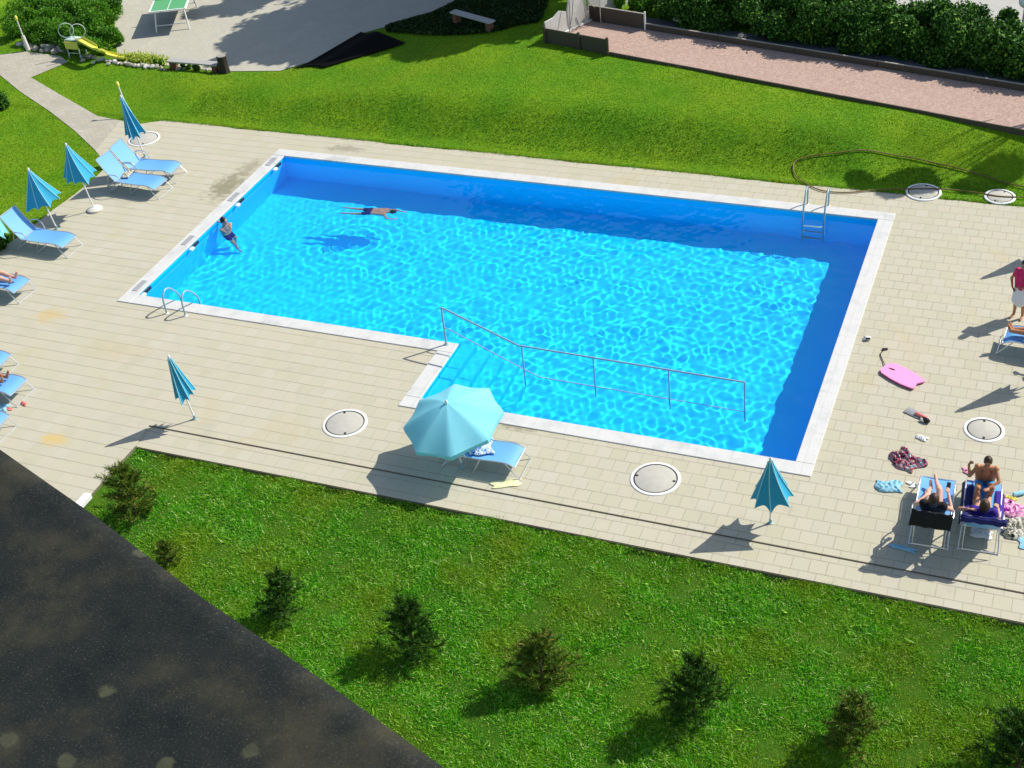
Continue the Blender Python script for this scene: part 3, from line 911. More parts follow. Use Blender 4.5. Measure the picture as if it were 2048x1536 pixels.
def shrub(name, base, w_, d_, h_, label, n_=5000, leaf=.05, mat='leaf', rz=0, group=None, cat='shrub'):
    t = thing(name, base, rz, label, cat, group)
    pts = []
    nb_ = max(6, int(w_ * d_ * 7))
    for i in range(nb_):
        cx = RS.uniform(-w_ / 2 + .12, w_ / 2 - .12); cy_ = RS.uniform(-d_ / 2 + .12, d_ / 2 - .12); r = RS.uniform(.22, .42) * min(1.2, h_)
        cz = RS.uniform(0, 1) ** .7 * (h_ - r)
        pts.append(blobs((cx, cy_, max(cz, r * .5)), r, n_ // nb_, shell=.5))
    P = np.concatenate(pts); P[:, 2] = np.abs(P[:, 2])
    V, F = leaves(P, leaf, len(P))
    foliage('foliage', V, F, mat, t)
    mb = MB()
    for i in range(5): mb.tube([(RS.uniform(-.1, .1) * w_, RS.uniform(-.1, .1) * d_, 0), (RS.uniform(-.3, .3) * w_, RS.uniform(-.3, .3) * d_, h_ * .7)], [.025, .008], 6)
    mb.build('stem', 'bark', t)
    return t


def conifer_proto(h, r, seed, mat, dens=1.0):
    rn = np.random.RandomState(seed); t = thing('conifer_sapling')
    MB().tube([(0, 0, 0), (.01, 0, h * .5), (0, .01, h)], [.035, .022, .006], 8).build('trunk', 'bark', t)
    V = []; mbr = MB()
    nb_ = int(30 * dens)
    for i in range(nb_):
        z0 = h * (.06 + .90 * (i / nb_) ** 1.05); L = r * (1.08 - .8 * (z0 / h) ** 1.6) * rn.uniform(.55, 1.3)
        a = i * 2.4 + rn.uniform(-.5, .5); el = .25 + .7 * (z0 / h)
        d = np.array([math.cos(a) * math.cos(el), math.sin(a) * math.cos(el), math.sin(el)])
        p0 = np.array([0, 0, z0]); p1 = p0 + d * L
        mbr.tube([p0, p0 + d * L * .55 - np.array([0, 0, .02]), p1], [.010, .007, .003], 5)
        for sd in range(4):
            s0 = .25 + .2 * sd; q0 = p0 + d * L * s0
            a2 = a + (1 if sd % 2 else -1) * .8; d2 = np.array([math.cos(a2) * math.cos(el), math.sin(a2) * math.cos(el), math.sin(el) * .9])
            n_ = 55
            tt = rn.rand(n_, 1); Q = q0 + d2 * tt * L * .45
            V.append((Q, np.tile(d2, (n_, 1))))
        n_ = 120; tt = .15 + .85 * rn.rand(n_, 1); V.append((p0 + d * tt * L, np.tile(d, (n_, 1))))
    P = np.concatenate([v[0] for v in V]); D = np.concatenate([v[1] for v in V]); n_ = len(P)
    nd = D * .8 + rn.normal(size=(n_, 3)) * .75; nd /= np.linalg.norm(nd, axis=1, keepdims=True)
    b = np.cross(nd, rn.normal(size=(n_, 3))); b /= np.linalg.norm(b, axis=1, keepdims=True)
    ln = rn.uniform(.06, .12, (n_, 1)); wd = .0075
    VV = np.stack([P - b * wd, P + b * wd, P + nd * ln + b * wd * .3, P + nd * ln - b * wd * .3], 1).reshape(-1, 3)
    foliage('needles', VV, np.arange(4 * n_).reshape(-1, 4), mat, t)
    mbr.build('branches', 'bark', t)
    return t


cp1 = conifer_proto(1.3, .56, 5, 'needle'); cp2 = conifer_proto(1.25, .55, 9, 'needle_warm', .9)
first = {1: True, 2: True}
for (u, v, s, kind, rz, lab) in ((272, 1030, .88, 2, .5, 'yellowish bushy conifer sapling at the paved corner of the rough lawn'),
                                 (338, 1128, .5, 2, 1.9, 'tiny conifer sapling half hidden at the roof edge'),
                                 (570, 1228, .82, 1, 3.1, 'dark conifer sapling just beyond the roof edge, first of the dark row'),
                                 (828, 1304, .84, 1, 4.4, 'dark conifer sapling below the open parasol with a long shadow'),
                                 (1085, 1368, .90, 2, 5.2, 'conifer sapling in the middle of the rough lawn with pale low needles'),
                                 (1388, 1434, .92, 1, 2.2, 'dark conifer sapling below the closed parasol by the pool corner'),
                                 (1700, 1488, .95, 2, 3.3, 'conifer sapling with brown inner twigs near the bottom edge'),
                                 (2035, 1545, 1.0, 1, .9, 'conifer sapling cut off by the bottom right corner')):
    pr_ = cp1 if kind == 1 else cp2
    o = pr_ if first[kind] else copy_tree(pr_); first[kind] = False
    p = ground_hit(u, v); o.location = (p.x, p.y, p.z - .02); o.rotation_euler = (0, 0, rz); o.scale = (s * (1.02 + .16 * math.sin(u)), s * (1.04 + .16 * math.cos(u * .7)), s * (.92 + .12 * math.sin(u * 1.3)))
    tag(o, lab, 'conifer', 'conifer saplings on the rough lawn')


def grass(name, X, Y, Zf, h, wd, mat, lean=.5):
    n_ = len(X); Z0 = Zf(X, Y)
    a = RS.uniform(0, 2 * np.pi, n_); hh = h * RS.uniform(.5, 1.4, n_) if np.isscalar(h) else h * RS.uniform(.6, 1.3, n_)
    ww = wd * RS.uniform(.6, 1.3, n_)
    px, py = np.cos(a) * ww, np.sin(a) * ww
    lx, ly = RS.normal(size=n_) * lean * hh, RS.normal(size=n_) * lean * hh
    B = np.stack([X, Y, Z0 - .015], 1)
    V = np.stack([B + np.stack([-px, -py, 0 * px], 1), B + np.stack([px, py, 0 * px], 1),
                  B + np.stack([px * .7 + lx * .45, py * .7 + ly * .45, hh * .6], 1), B + np.stack([-px * .7 + lx * .45, -py * .7 + ly * .45, hh * .6], 1),
                  B + np.stack([lx + px * .15, ly + py * .15, hh], 1), B + np.stack([lx - px * .15, ly - py * .15, hh], 1)], 1).reshape(-1, 3)
    i = np.arange(n_)[:, None] * 6
    F = np.concatenate([i + np.array([[0, 1, 2, 3]]), i + np.array([[3, 2, 4, 5]])])
    return tag(npmesh(name, V, F, mat), kind='stuff')


# near rough lawn: visible trapezoid
def vis(X, Y, Z, m=40):
    Rm = np.array(CAMR); v = (np.stack([X, Y, Z], 1) - np.array(CAMP)) @ Rm
    u = 1024 + FPX * v[:, 0] / -v[:, 2]; w_ = 768 - FPX * v[:, 1] / -v[:, 2]
    return (u > -m) & (u < 2048 + m) & (w_ > -m) & (w_ < 1536 + m), u, w_


n0 = 1100000
X = RS.uniform(3.62, 24, n0); Y = RS.uniform(-20, -12.40, n0)
pt_ = np.sin(X * 3.1 + np.sin(Y * 2.3) * 1.5) * np.sin(Y * 2.7 + np.sin(X * 1.9)) + .6 * np.sin(X * 7.3 + Y * 5.1) * np.sin(Y * 8.7 - X * 3)
keep = RS.rand(n0) < .74 + .22 * pt_
X, Y, pt_ = X[keep], Y[keep], pt_[keep]
ok, u, w_ = vis(X, Y, -.2 + 0 * X, 120)
ok &= ~((u < 900) & (w_ > 893 + .715 * u + 60))
X, Y, pt_ = X[ok], Y[ok], pt_[ok]
hb = .036 + .022 * np.clip(pt_, -1, 1.2)
print('near blades', len(X))
grass('rough_grass', X, Y, height, hb, .0062, 'blade_near', .85)
# broad weed leaves
n1 = 420
cx_, cy_ = RS.uniform(3.7, 23, n1), RS.uniform(-19, -12.45, n1)
WX = np.repeat(cx_, 9) + RS.normal(size=n1 * 9) * .035; WY = np.repeat(cy_, 9) + RS.normal(size=n1 * 9) * .035
WY = np.minimum(WY, -12.42)
grass('weed', WX, WY, height, .06, .013, 'blade_near', 1.0)
# far mown lawn
n2 = 620000
X = RS.uniform(-16, 22, n2); Y = RS.uniform(.9, 11.5, n2)
dk = poly_dist(X, Y, OUT); ok = (dk > 0) & (poly_dist(X, Y, YARD) > .02) & (poly_dist(X, Y, PATH) > .02)
ok2, u, w_ = vis(X, Y, height(X, Y), 10)
line = (poly_dist(X, Y, COURT) <= .01) | ((poly_dist(X, Y, SHADE_PATCH) <= .0) & (RS.rand(len(X)) < .85))
ok &= ok2 & ~line
X, Y = X[ok], Y[ok]
for mc in ((17.17, 1.18, .40), (18.91, 1.33, .34)):
    kp = np.hypot(X - mc[0], Y - mc[1]) > mc[2]; X, Y = X[kp], Y[kp]
M['blade_bank_shade'] = mk_blades('shade_toned_bank_blade', [(0, (.04, .18, .003)), (.4, (.08, .26, .005)), (.8, (.14, .32, .008)), (1, (.26, .38, .02))], (.9, (.17, .25, .01), .5))  # darker green paints the slope's shade into the longer bank blades
wob = .18 * np.sin(X * .9) + .12 * np.sin(X * 2.3 + 1)
bk = (Y < 2.95 + wob - .8 * sstep((X - 13) / 4)) & (Y > 1.3 + .12 * np.sin(X * 1.7)) & (X > -4)
bk &= RS.rand(len(X)) < .95 * np.clip((2.95 + wob - Y) / .5, 0, 1) * np.clip((Y - 1.2) / .35, 0, 1)
grass('shade_toned_bank_grass', X[bk], Y[bk], height, .032, .008, 'blade_bank_shade', .8)
X, Y = X[~bk], Y[~bk]; print('far blades', len(X))
grass('mown_grass', X, Y, height, .022, .0075, 'blade_far', .9)
# left lawn beside the deck
n3 = 90000
X = RS.uniform(-11, -3.8, n3); Y = RS.uniform(-8.5, 1.1, n3)
ok = (poly_dist(X, Y, OUT) > 0) & (poly_dist(X, Y, PATH) > .01); X, Y = X[ok], Y[ok]
grass('mown_grass', X, Y, height, .03, .0075, 'blade_far', .9)
# tufts along the paving edge
ex = RS.uniform(-4.4, 22, 9000); ey = .96 + np.abs(RS.normal(size=9000)) * .05
grass('edge_grass', ex, ey, height, .05, .006, 'blade_far', 1.0)
# little yellow flowers in the lawn (buttercups)
fx = RS.uniform(3, 19, 1500); fy = 1.6 + RS.rand(1500) ** .7 * 5.0
fx2 = RS.uniform(-7.5, -3, 60); fy2 = RS.uniform(2.2, 4.2, 60)
fx = np.concatenate([fx, fx2]); fy = np.concatenate([fy, fy2])
fz = height(fx, fy) + .035; V, F = leaves(np.stack([fx, fy, fz], 1), .014, len(fx), 3, 1.1)
M['flower'] = simple('buttercup', (.75, .65, .05), .6)
tag(foliage('lawn_flowers', V, F, 'flower'), kind='stuff')

# ---------------------------------------------------------------- upper left: shrubbery, stones, slide, lamp
for i, (u, v, w_, d_, h_, lab) in enumerate(((72, 64, 2.0, 1.5, .9, 'rounded green shrub left in the shrubbery behind the lamp post'),
                                            (135, 66, 2.1, 1.6, .95, 'green shrub behind the slide ladder with hoops'),
                                            (190, 82, 2.0, 1.7, .8, 'green shrub bordering the yard, nearest the stones'),
                                            (188, 28, 2.0, 2.2, .95, 'green shrub bordering the yard, level with the table tennis table'),
                                            (110, 12, 2.8, 2.2, 1.05, 'green shrub at the back of the shrubbery, top left corner'))):
    p = at(u, v + 10, 0); shrub('shrub', (p.x, p.y, -.02), w_, d_, h_, lab, 16000, .045, rz=R(-12), group='shrubs left of the yard')
p = at(-14, 218); shrub('shrub', (p.x, p.y, 0), 1.0, 1.0, .75, 'dark green round shrub beside the path at the left edge', 7000, .045, 'leaf_dark')
p = at(-28, 500); shrub('shrub', (p.x, p.y, 0), 1.0, .9, .55, 'low dark shrub at the left edge behind the lone lounger', 4000, .045, 'leaf_dark')


def stone(p, r, mat='stone'):
    mb = MB(); rot = Matrix.Rotation(random.uniform(0, 6), 3, 'Z') @ Matrix.Rotation(random.uniform(-.4, .4), 3, 'X')
    mb.ball((0, 0, 0), (r, r * random.uniform(.6, .9), r * random.uniform(.45, .7)), 9, 6, rot)
    mb.v = [tuple(Vector(q) * random.uniform(.86, 1.14)) for q in mb.v]
    return mb.build('stone', mat, None, False, p)


M['stone_light'] = simple('pale_stone', (.55, .53, .48), .9, 0, .2, 8)
k = 0
for (u0, v0, u1, v1, n_, r) in ((42, 88, 130, 98, 9, .17), (60, 96, 125, 102, 6, .12), (165, 112, 330, 138, 22, .10), (170, 120, 300, 132, 10, .09), (320, 134, 425, 142, 7, .08)):
    for i in range(n_):
        f = (i + random.uniform(-.3, .3)) / max(1, n_ - 1)
        p = at(u0 + (u1 - u0) * f, v0 + (v1 - v0) * f + random.uniform(-3, 3), .05)
        s = stone((p.x, p.y, max(0, hz(p.x, p.y)) + .04), r * random.uniform(.7, 1.25), 'stone_light' if random.random() < .35 else 'stone')
        tag(s, 'rough field stone in the low stone border below the shrubs', 'stone', 'field stones edging the shrubbery')
# lamp / torch post left
def torch(p, h_, tipuv, hs, label, sleeve=.42):
    b = Vector(p); t = thing('garden_torch', b, 0, label, 'garden torch', 'garden torches with yellow tips')
    tip = at(*tipuv, hs) - b
    MB().tube([(0, 0, 0), tip * sleeve], [.075, .06], 12).build('sleeve', 'concrete', t)
    MB().tube([tip * sleeve * .95, tip * .86], .022, 8).build('pole', 'concrete', t)
    MB().tube([tip * .84, tip * .9, tip * .97, tip], [.02, .05, .045, .015], 10).build('burner', 'yellow', t)


torch(at(57, 101), 1.3, (30, 31), 1.15, 'slanting pole with a yellow tip at the stones by the path')
torch(ground_hit(262, 236), 1.3, (233, 163), 1.0, 'thin slanting pole with a yellow tip behind the leaning closed parasol', .2)

# slide
b = at(150, 116); t = thing('slide', (b.x, b.y, 0), 0, 'small childrens slide with pale green ladder hoops and a yellow chute', 'slide')
q0 = at(140, 116) - b; q1 = at(163, 118) - b; topz = .62
M['mint'] = simple('mint_steel', (.50, .60, .55), .5)
for q in (q0, q1):
    MB().tube([(q.x, q.y, 0), (q.x, q.y, topz)], .02, 8).build('leg', 'mint', t)
    MB().tube([(q.x - .05, q.y + .38, 0), (q.x, q.y + .3, topz)], .02, 8).build('leg', 'mint', t)
    c = Vector((q.x + .03, q.y + .15, topz + .27))
    MB().tube([c + .24 * Vector((math.cos(a) * .75, math.cos(a) * .65, math.sin(a))) for a in np.linspace(0, 2 * math.pi, 28)[:-1]], .014, 6, True).build('hoop', 'mint', t)
MB().box(((q0.x + q1.x) / 2, q0.y - .03, topz - .16), ((q1 - q0).length + .06, .03, .26), bev=.008).build('yellow_board', 'yellow', t)
MB().box(((q0.x + q1.x) / 2, q0.y + .15, topz), ((q1 - q0).length, .32, .03), bev=.008).build('platform', 'mint', t)
for kk in (.18, .34): MB().tube([(q0.x, q0.y, kk), (q1.x, q1.y, kk)], .012, 6).build('rung', 'mint', t)
ch = [Vector((q1.x, q1.y + .15, topz)), at(190, 96, .55) - b, at(208, 106, .25) - b, at(228, 112, .12) - b, at(250, 116, .06) - b]
mb = MB(); pts = bend(ch, 5); prf = [(-.13, .07), (-.11, 0), (.11, 0), (.13, .07)]
for i, p in enumerate(pts):
    tt = (pts[min(i + 1, len(pts) - 1)] - pts[max(i - 1, 0)]); sd = Vector((-tt.y, tt.x, 0)).normalized()
    for (a, z) in prf + prf[::-1]: pass
    for (a, z) in prf: mb.v.append(tuple(p + sd * a + Vector((0, 0, z))))
    for (a, z) in prf[::-1]: mb.v.append(tuple(p + sd * a + Vector((0, 0, z - .015))))
for i in range(len(pts) - 1):
    for j in range(8): mb.f.append((i * 8 + j, (i + 1) * 8 + j, (i + 1) * 8 + (j + 1) % 8, i * 8 + (j + 1) % 8))
mb.build('chute', 'yellow', t)
# yellow leafy groundcover by the stones
X = RS.normal(size=5000); pts = [at(u, v, .1) for u, v in ((300, 118), (285, 116), (312, 120), (270, 112))]
P = np.concatenate([np.array(p) + RS.normal(size=(420, 3)) * np.array([.22, .12, .05]) for p in pts])
V, F = leaves(P, .05, len(P), .5); M['ylw_leaf'] = mk_blades('yellow_green_leaf', [(0, (.30, .42, .05)), (1, (.6, .65, .12))])
tag(foliage('yellow_groundcover', V, F, 'ylw_leaf'), kind='stuff')
for u, v in ((320, 130), (350, 134), (205, 108), (395, 142), (372, 138)):
    p = at(u, v, 0); s = shrub('small_plant', (p.x, p.y, max(0, hz(p.x, p.y))), .5, .35, .22, 'small leafy plant among the border stones', 900, .04, group='small plants in the stone border', cat='plant')

# table tennis table
def rowpt(u, v, z): return at(u, v, z)
c0 = at(297, 25, .76); c1 = at(371, 17, .76)
ax_ = (c1 - c0); wdt = ax_.length; ax_.normalize(); ay_ = Vector((-ax_.y, ax_.x, 0)); LT = wdt * 1.8
cc = c0 + ax_ * wdt / 2 + ay_ * LT / 2
t = thing('table_tennis_table', (cc.x, cc.y, 0), math.atan2(ax_.y, ax_.x), 'green table tennis table with white border lines on the paved yard', 'table tennis table')
MB().box((0, 0, .75), (wdt, LT, .03), bev=.006).build('table_top', 'green', t, False)
mb = MB(); bw = .05
for s in (-1, 1):
    mb.box((s * (wdt / 2 - bw / 2), 0, .768), (bw, LT - .002, .006)); mb.box((0, s * (LT / 2 - bw / 2), .768), (wdt - 2 * bw - .002, bw, .006))
mb.box((0, 0, .768), (.02, LT - 2 * bw - .004, .005)); mb.build('white_lines', 'white', t, False)
MB().box((0, 0, .745), (wdt + .02, LT + .02, .02), bev=.004).build('rim', 'white', t, False)
MB().box((0, 0, .85), (wdt + .1, .02, .15)).build('net', 'white', t, False)
for sx in (-1, 1):
    for sy in (-1, 1):
        MB().tube([(sx * (wdt / 2 - .14), sy * (LT / 2 - .35), .73), (sx * (wdt / 2 - .06), sy * (LT / 2 - .12), 0)], .026, 8).build('leg', 'white', t)
for sy in (-1, 1): MB().tube([(-(wdt / 2 - .1), sy * (LT / 2 - .2), .2), ((wdt / 2 - .1), sy * (LT / 2 - .2), .2)], .015, 8).build('crossbar', 'white', t)

# stump
p = at(450, 145, 0); t = thing('tree_stump', (p.x, p.y, -.05), 0, 'dark upright tree stump at the end of the low bench', 'tree stump')
mb = MB(); prof = [(.185, 0), (.165, .12), (.15, .35), (.148, .60)]; mb.lathe(prof, 26)
mb.v = [(x * (1 + .06 * math.sin(7 * math.atan2(y, x) + 3 * z)), y * (1 + .06 * math.sin(7 * math.atan2(y, x) + 3 * z)), z) for x, y, z in mb.v]
mb.build('trunk', simple('dark_bark', (.035, .030, .022), .95, 0, .5, 22), t)
MB().lathe([(.139, .60), (.139, .612), (.02, .615)], 26).build('cut_top', simple('grey_cut_wood', (.30, .28, .24), .9, 0, .2, 30), t)


def bench(pa, pb, z, label, h_=.35, wd=.28, dark=False):
    a = pa; b = pb; d = b - a; L = d.length; c = (a + b) / 2
    t = thing('bench', (c.x, c.y, z), math.atan2(d.y, d.x), label, 'bench', 'low plank benches')
    MB().box((0, 0, h_), (L, wd, .05), bev=.01).build('seat', 'bench_wood', t, False)
    for s in (-1, 1): MB().box((s * (L / 2 - .15), 0, h_ / 2 - .015), (.16, wd * .8, h_ - .025), bev=.015).build('leg', 'bench_leg', t, False)
    return t


bench(at(336, 119, .3), at(437, 127, .3), -.02, 'low plank bench on reddish blocks beside the tree stump', .30)
bench(at(905, 23, .9), at(985, 45, .9), .62 * .95, 'low plank bench standing in the deep shade of the trees', .32)

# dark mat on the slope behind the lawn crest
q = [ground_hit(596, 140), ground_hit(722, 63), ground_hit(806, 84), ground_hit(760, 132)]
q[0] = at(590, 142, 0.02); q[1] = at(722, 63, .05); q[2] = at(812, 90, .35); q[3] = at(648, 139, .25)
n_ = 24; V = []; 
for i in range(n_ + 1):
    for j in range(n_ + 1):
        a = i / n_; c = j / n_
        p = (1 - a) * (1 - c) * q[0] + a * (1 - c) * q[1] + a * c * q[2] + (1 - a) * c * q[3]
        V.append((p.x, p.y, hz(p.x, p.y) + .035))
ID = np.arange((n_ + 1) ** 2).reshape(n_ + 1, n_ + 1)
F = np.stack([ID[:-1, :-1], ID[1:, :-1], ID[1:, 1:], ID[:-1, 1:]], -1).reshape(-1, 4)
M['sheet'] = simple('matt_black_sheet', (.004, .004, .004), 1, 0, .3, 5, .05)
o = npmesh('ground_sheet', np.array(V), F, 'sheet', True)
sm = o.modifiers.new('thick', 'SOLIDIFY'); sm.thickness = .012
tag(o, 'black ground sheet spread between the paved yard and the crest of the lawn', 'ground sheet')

bx = [p[0] for p in SHADE_PATCH]; by = [p[1] for p in SHADE_PATCH]
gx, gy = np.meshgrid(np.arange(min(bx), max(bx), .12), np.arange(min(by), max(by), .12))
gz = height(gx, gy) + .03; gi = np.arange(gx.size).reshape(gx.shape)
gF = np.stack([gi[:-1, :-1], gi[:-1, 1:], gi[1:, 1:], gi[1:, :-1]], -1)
gin = (poly_dist(gx + .06, gy + .06, SHADE_PATCH) <= np.maximum(0, .05 * np.sin(gx * 9) + .04))[:-1, :-1] & (poly_dist(gx, gy, YARD) > .15)[:-1, :-1]
M['painted_shade'] = simple('painted_shade_ground', (.016, .018, .007), .95, 0, .5, 6)  # near-black ground colour stands in for deep tree shade
shade_x = RS.uniform(min(bx), max(bx), 60000); shade_y = RS.uniform(min(by), max(by), 60000)
ik = (poly_dist(shade_x, shade_y, SHADE_PATCH) <= .12 * RS.rand(60000)) & (poly_dist(shade_x, shade_y, YARD) > .05); shade_x, shade_y = shade_x[ik], shade_y[ik]
V_, F_ = leaves(np.stack([shade_x, shade_y, height(shade_x, shade_y) + .04 + .05 * RS.rand(len(shade_x))], 1), .07, len(shade_x), .8)
M['shade_leaf'] = mk_blades('painted_shade_leaf', [(0, (.006, .02, .003)), (.6, (.012, .045, .005)), (1, (.03, .08, .01))], trans=.05)  # leaves added and coloured dark to deepen the tree shade
tag(foliage('painted_shade_leaves', V_, F_, 'shade_leaf'), kind='stuff')
tag(npmesh('painted_shade_patch', np.stack([gx, gy, gz], -1).reshape(-1, 3), gF[gin], 'painted_shade', True), kind='structure')

# ---------------------------------------------------------------- sand court
ZC = .66
nA = at(1092, 82, ZC); nB = at(2048, 262, ZC); fA = at(1180, 40, ZC); fB = at(2048, 182, ZC)
dn = (nB - nA).normalized(); df = (fB - fA).normalized()
nEnd = nA + dn * 26; fEnd = fA + df * 26
flat_sheet('sand_court', [(nA.x, nA.y), (nEnd.x, nEnd.y), (fEnd.x, fEnd.y), (fA.x, fA.y)], [], ZC, 'gravel')


def board(parent, name, a, b, z0, z1, th=.045, mat='wood_dark', org=None):
    d = b - a; L = d.length; c = (a + b) / 2; rot = Matrix.Rotation(math.atan2(d.y, d.x), 3, 'Z')
    o = (org or Vector((0, 0, 0)))
    return MB().box((c.x - o.x, c.y - o.y, (z0 + z1) / 2), (L, th, z1 - z0), rot, bev=.006).build(name, mat, parent, False)


t = thing('court_wall', (nA.x, nA.y, 0), 0, 'dark board wall on the near side of the sand court, high end then low', 'board wall', 'board walls around the sand court'); O = Vector((nA.x, nA.y, 0))
sp_ = at(1219, 104, ZC); sp_ = nA + dn * ((sp_ - nA).dot(dn))
board(t, 'high_boards', nA, sp_, .30, ZC + .40, mat='wood_dark', org=O)
nseg = 9; prev = sp_ + dn * .03
for k in range(nseg):
    nx_ = sp_ + dn * (2.4 * (k + 1)); board(t, 'low_board', prev, nx_ - dn * .01, .28, ZC + .035 + .004 * (k % 2), mat='wood_dark', org=O); prev = nx_
for k in (0, .55, 1.0):
    p = nA + (sp_ - nA) * k - Vector((-dn.y, dn.x, 0)) * .05 - O; MB().box((p.x, p.y, .72), (.08, .08, .84), bev=.01).build('post', 'wood_dark', t, False)
# end wall with stepped top
t = thing('court_end_wall', (nA.x, nA.y, 0), 0, 'weathered whitish end wall of the sand court with a stepped top', 'board wall')
de = (fA - nA); ex_ = fA + de * .9; L = (ex_ - nA).length; dd = (ex_ - nA).normalized(); rot = Matrix.Rotation(math.atan2(dd.y, dd.x), 3, 'Z')
O = Vector((nA.x, nA.y, 0)); zcut = [(0, .58), (.10, .60), (.17, .72), (.26, .60), (.29, .98), (.36, 1.05), (.60, 1.05), (1, 1.05)]
mb = MB(); outl = [(0, 0.0)] + [(f * L, z) for f, z in zcut] + [(L, 0)]
nrm = Vector((-dd.y, dd.x, 0))
for s in (-.025, .025):
    for (a, z) in outl: mb.v.append(tuple(dd * a + nrm * s + Vector((0, 0, ZC - .3 + z * 1.0 + (0.3 if z else 0)))))
m_ = len(outl)
tr_ = tessellate_polygon([[Vector((a, z, 0)) for a, z in outl]])
for a in tr_: mb.f.append(tuple(a)); mb.f.append(tuple(i + m_ for i in a[::-1]))
for i in range(m_): mb.f.append((i, (i + 1) % m_, m_ + (i + 1) % m_, m_ + i))
mb.build('panel', 'panel', t, False)
pp = dd * (.5 * L) - nrm * .032
MB().ball((pp.x, pp.y, ZC + .62), (.16, .16, .2), 9, 6).v
mb = MB(); leafp = [(-.14, -.02), (-.03, -.16), (.10, -.10), (.05, .02), (.14, .16), (0, .10), (-.06, .20)]
for (a, z) in leafp: mb.v.append(tuple(pp + dd * a + Vector((0, 0, ZC + .62 + z))))
mb.f = [tuple(i for i in x) for x in tessellate_polygon([[Vector((a, z, 0)) for a, z in leafp]])]
o = mb.build('green_mark', simple('green_paint', (.10, .38, .08), .6), t, False); sm = o.modifiers.new('t', 'SOLIDIFY'); sm.thickness = .004
b1 = nrm * -.06 if (at(1500, 200, ZC) - nA).dot(nrm) < 0 else nrm * .06
MB().box(tuple(dd * (.30 * L) + b1 * 1.3 + Vector((0, 0, ZC + .03))), (L * .52, .05, .05), rot).build('white_sill', 'white', t, False)
# bare climbing sticks in front of the end wall
mb = MB()
for (x0_, z0_, x1_, z1_) in ((.22, 0, .30, 1.1), (.44, 0, .36, 1.5), (.44, .0, .40, 1.3), (.30, .0, .46, .42), (.46, .42, .40, .1), (.62, .1, .46, .7), (.24, 0, .44, .3)):
    mb.tube([dd * (x0_ * L) + b1 * 3 + Vector((0, 0, ZC + z0_)), dd * ((x0_ + x1_) / 2 * L) + b1 * 3.8 + Vector((0, 0, ZC + (z0_ + z1_) / 2)), dd * (x1_ * L) + b1 * 3 + Vector((0, 0, ZC + z1_))], .014, 6)
o = mb.build('goal_poles', 'wood_grey', None); o.location = O
tag(o, 'thin grey poles leaning in front of the whitish court end wall', 'poles')
# far wall
t = thing('court_wall', (fA.x, fA.y, 0), 0, 'dark board wall on the far side of the sand court in front of the hedge', 'board wall', 'board walls around the sand court'); O = Vector((fA.x, fA.y, 0))
sq = at(1307, 46, ZC); sq = fA + df * ((sq - fA).dot(df))
board(t, 'high_boards', fA + df * .02, sq, .4, ZC + .46, mat='wood_dark', org=O)
prev = sq + df * .03
for k in range(9):
    nx_ = sq + df * (2.4 * (k + 1)); board(t, 'low_board', prev, nx_ - df * .01, .4, ZC + .17, mat='wood_dark', org=O)
    board(t, 'cap_board', prev, nx_ - df * .01, ZC + .171, ZC + .19, .06, mat='wood_grey', org=O); prev = nx_
board(t, 'cap_board', fA + df * .02, sq, ZC + .461, ZC + .48, .06, mat='wood_grey', org=O)
p = sq - O; MB().box((p.x, p.y - .03, ZC + .27), (.05, .05, .56), bev=.006).build('white_post', 'white', t, False)
# corner net
t = thing('net_screen', (fA.x, fA.y, 0), 0, 'dark mesh net on posts at the far corner of the sand court', 'net')
for k in (0, .42): MB().tube([tuple(df * k * 1.0 + Vector((0, -.09, ZC))), tuple(df * k + Vector((0, -.09, ZC + 1.1)))], .016, 8).build('post', 'alu', t)
mb = MB()
for i in range(15): mb.tube([df * (.03 * i) + Vector((0, -.09, ZC)), df * (.03 * i) + Vector((0, -.09, ZC + 1.08))], .0022, 4)
for i in range(24): mb.tube([Vector((0, -.09, ZC + .045 * i)), df * .42 + Vector((0, -.09, ZC + .045 * i))], .0022, 4)
mb.build('mesh', 'black', t)
p = at(1355, 40, ZC + .2); MB().box((0, 0, .03), (.32, .2, .06), Matrix.Rotation(math.atan2(df.y, df.x), 3, 'Z'), bev=.01)
o = MB().box((0, 0, .03), (.30, .18, .06), Matrix.Rotation(math.atan2(df.y, df.x), 3, 'Z'), bev=.01).build('white_box', 'white', None, False, (p.x, p.y, ZC + .19)); tag(o, 'small white box lying on the far court board', 'box')
# path and ground beyond
nf = Vector((-df.y, df.x, 0)); nf = nf if nf.y > 0 else -nf
q = [fA + nf * .03 - df * 1, fA + nf * .03 + df * 28, fA + nf * .75 + df * 28, fA + nf * .75 - df * 1]
flat_sheet('hedge_path', [(p.x, p.y) for p in q], [], ZC + .03, simple('shaded_path_tar', (.12, .12, .13), .9, 0, .15, 20))
q = [fA + nf * 2.9 - df * 6, fA + nf * 2.9 + df * 40, fA + nf * 40 + df * 40, fA + nf * 40 - df * 6]
flat_sheet('far_road', [(p.x, p.y) for p in q], [], ZC + .02, simple('pale_far_paving', (.40, .39, .36), .9, 0, .15, 5))

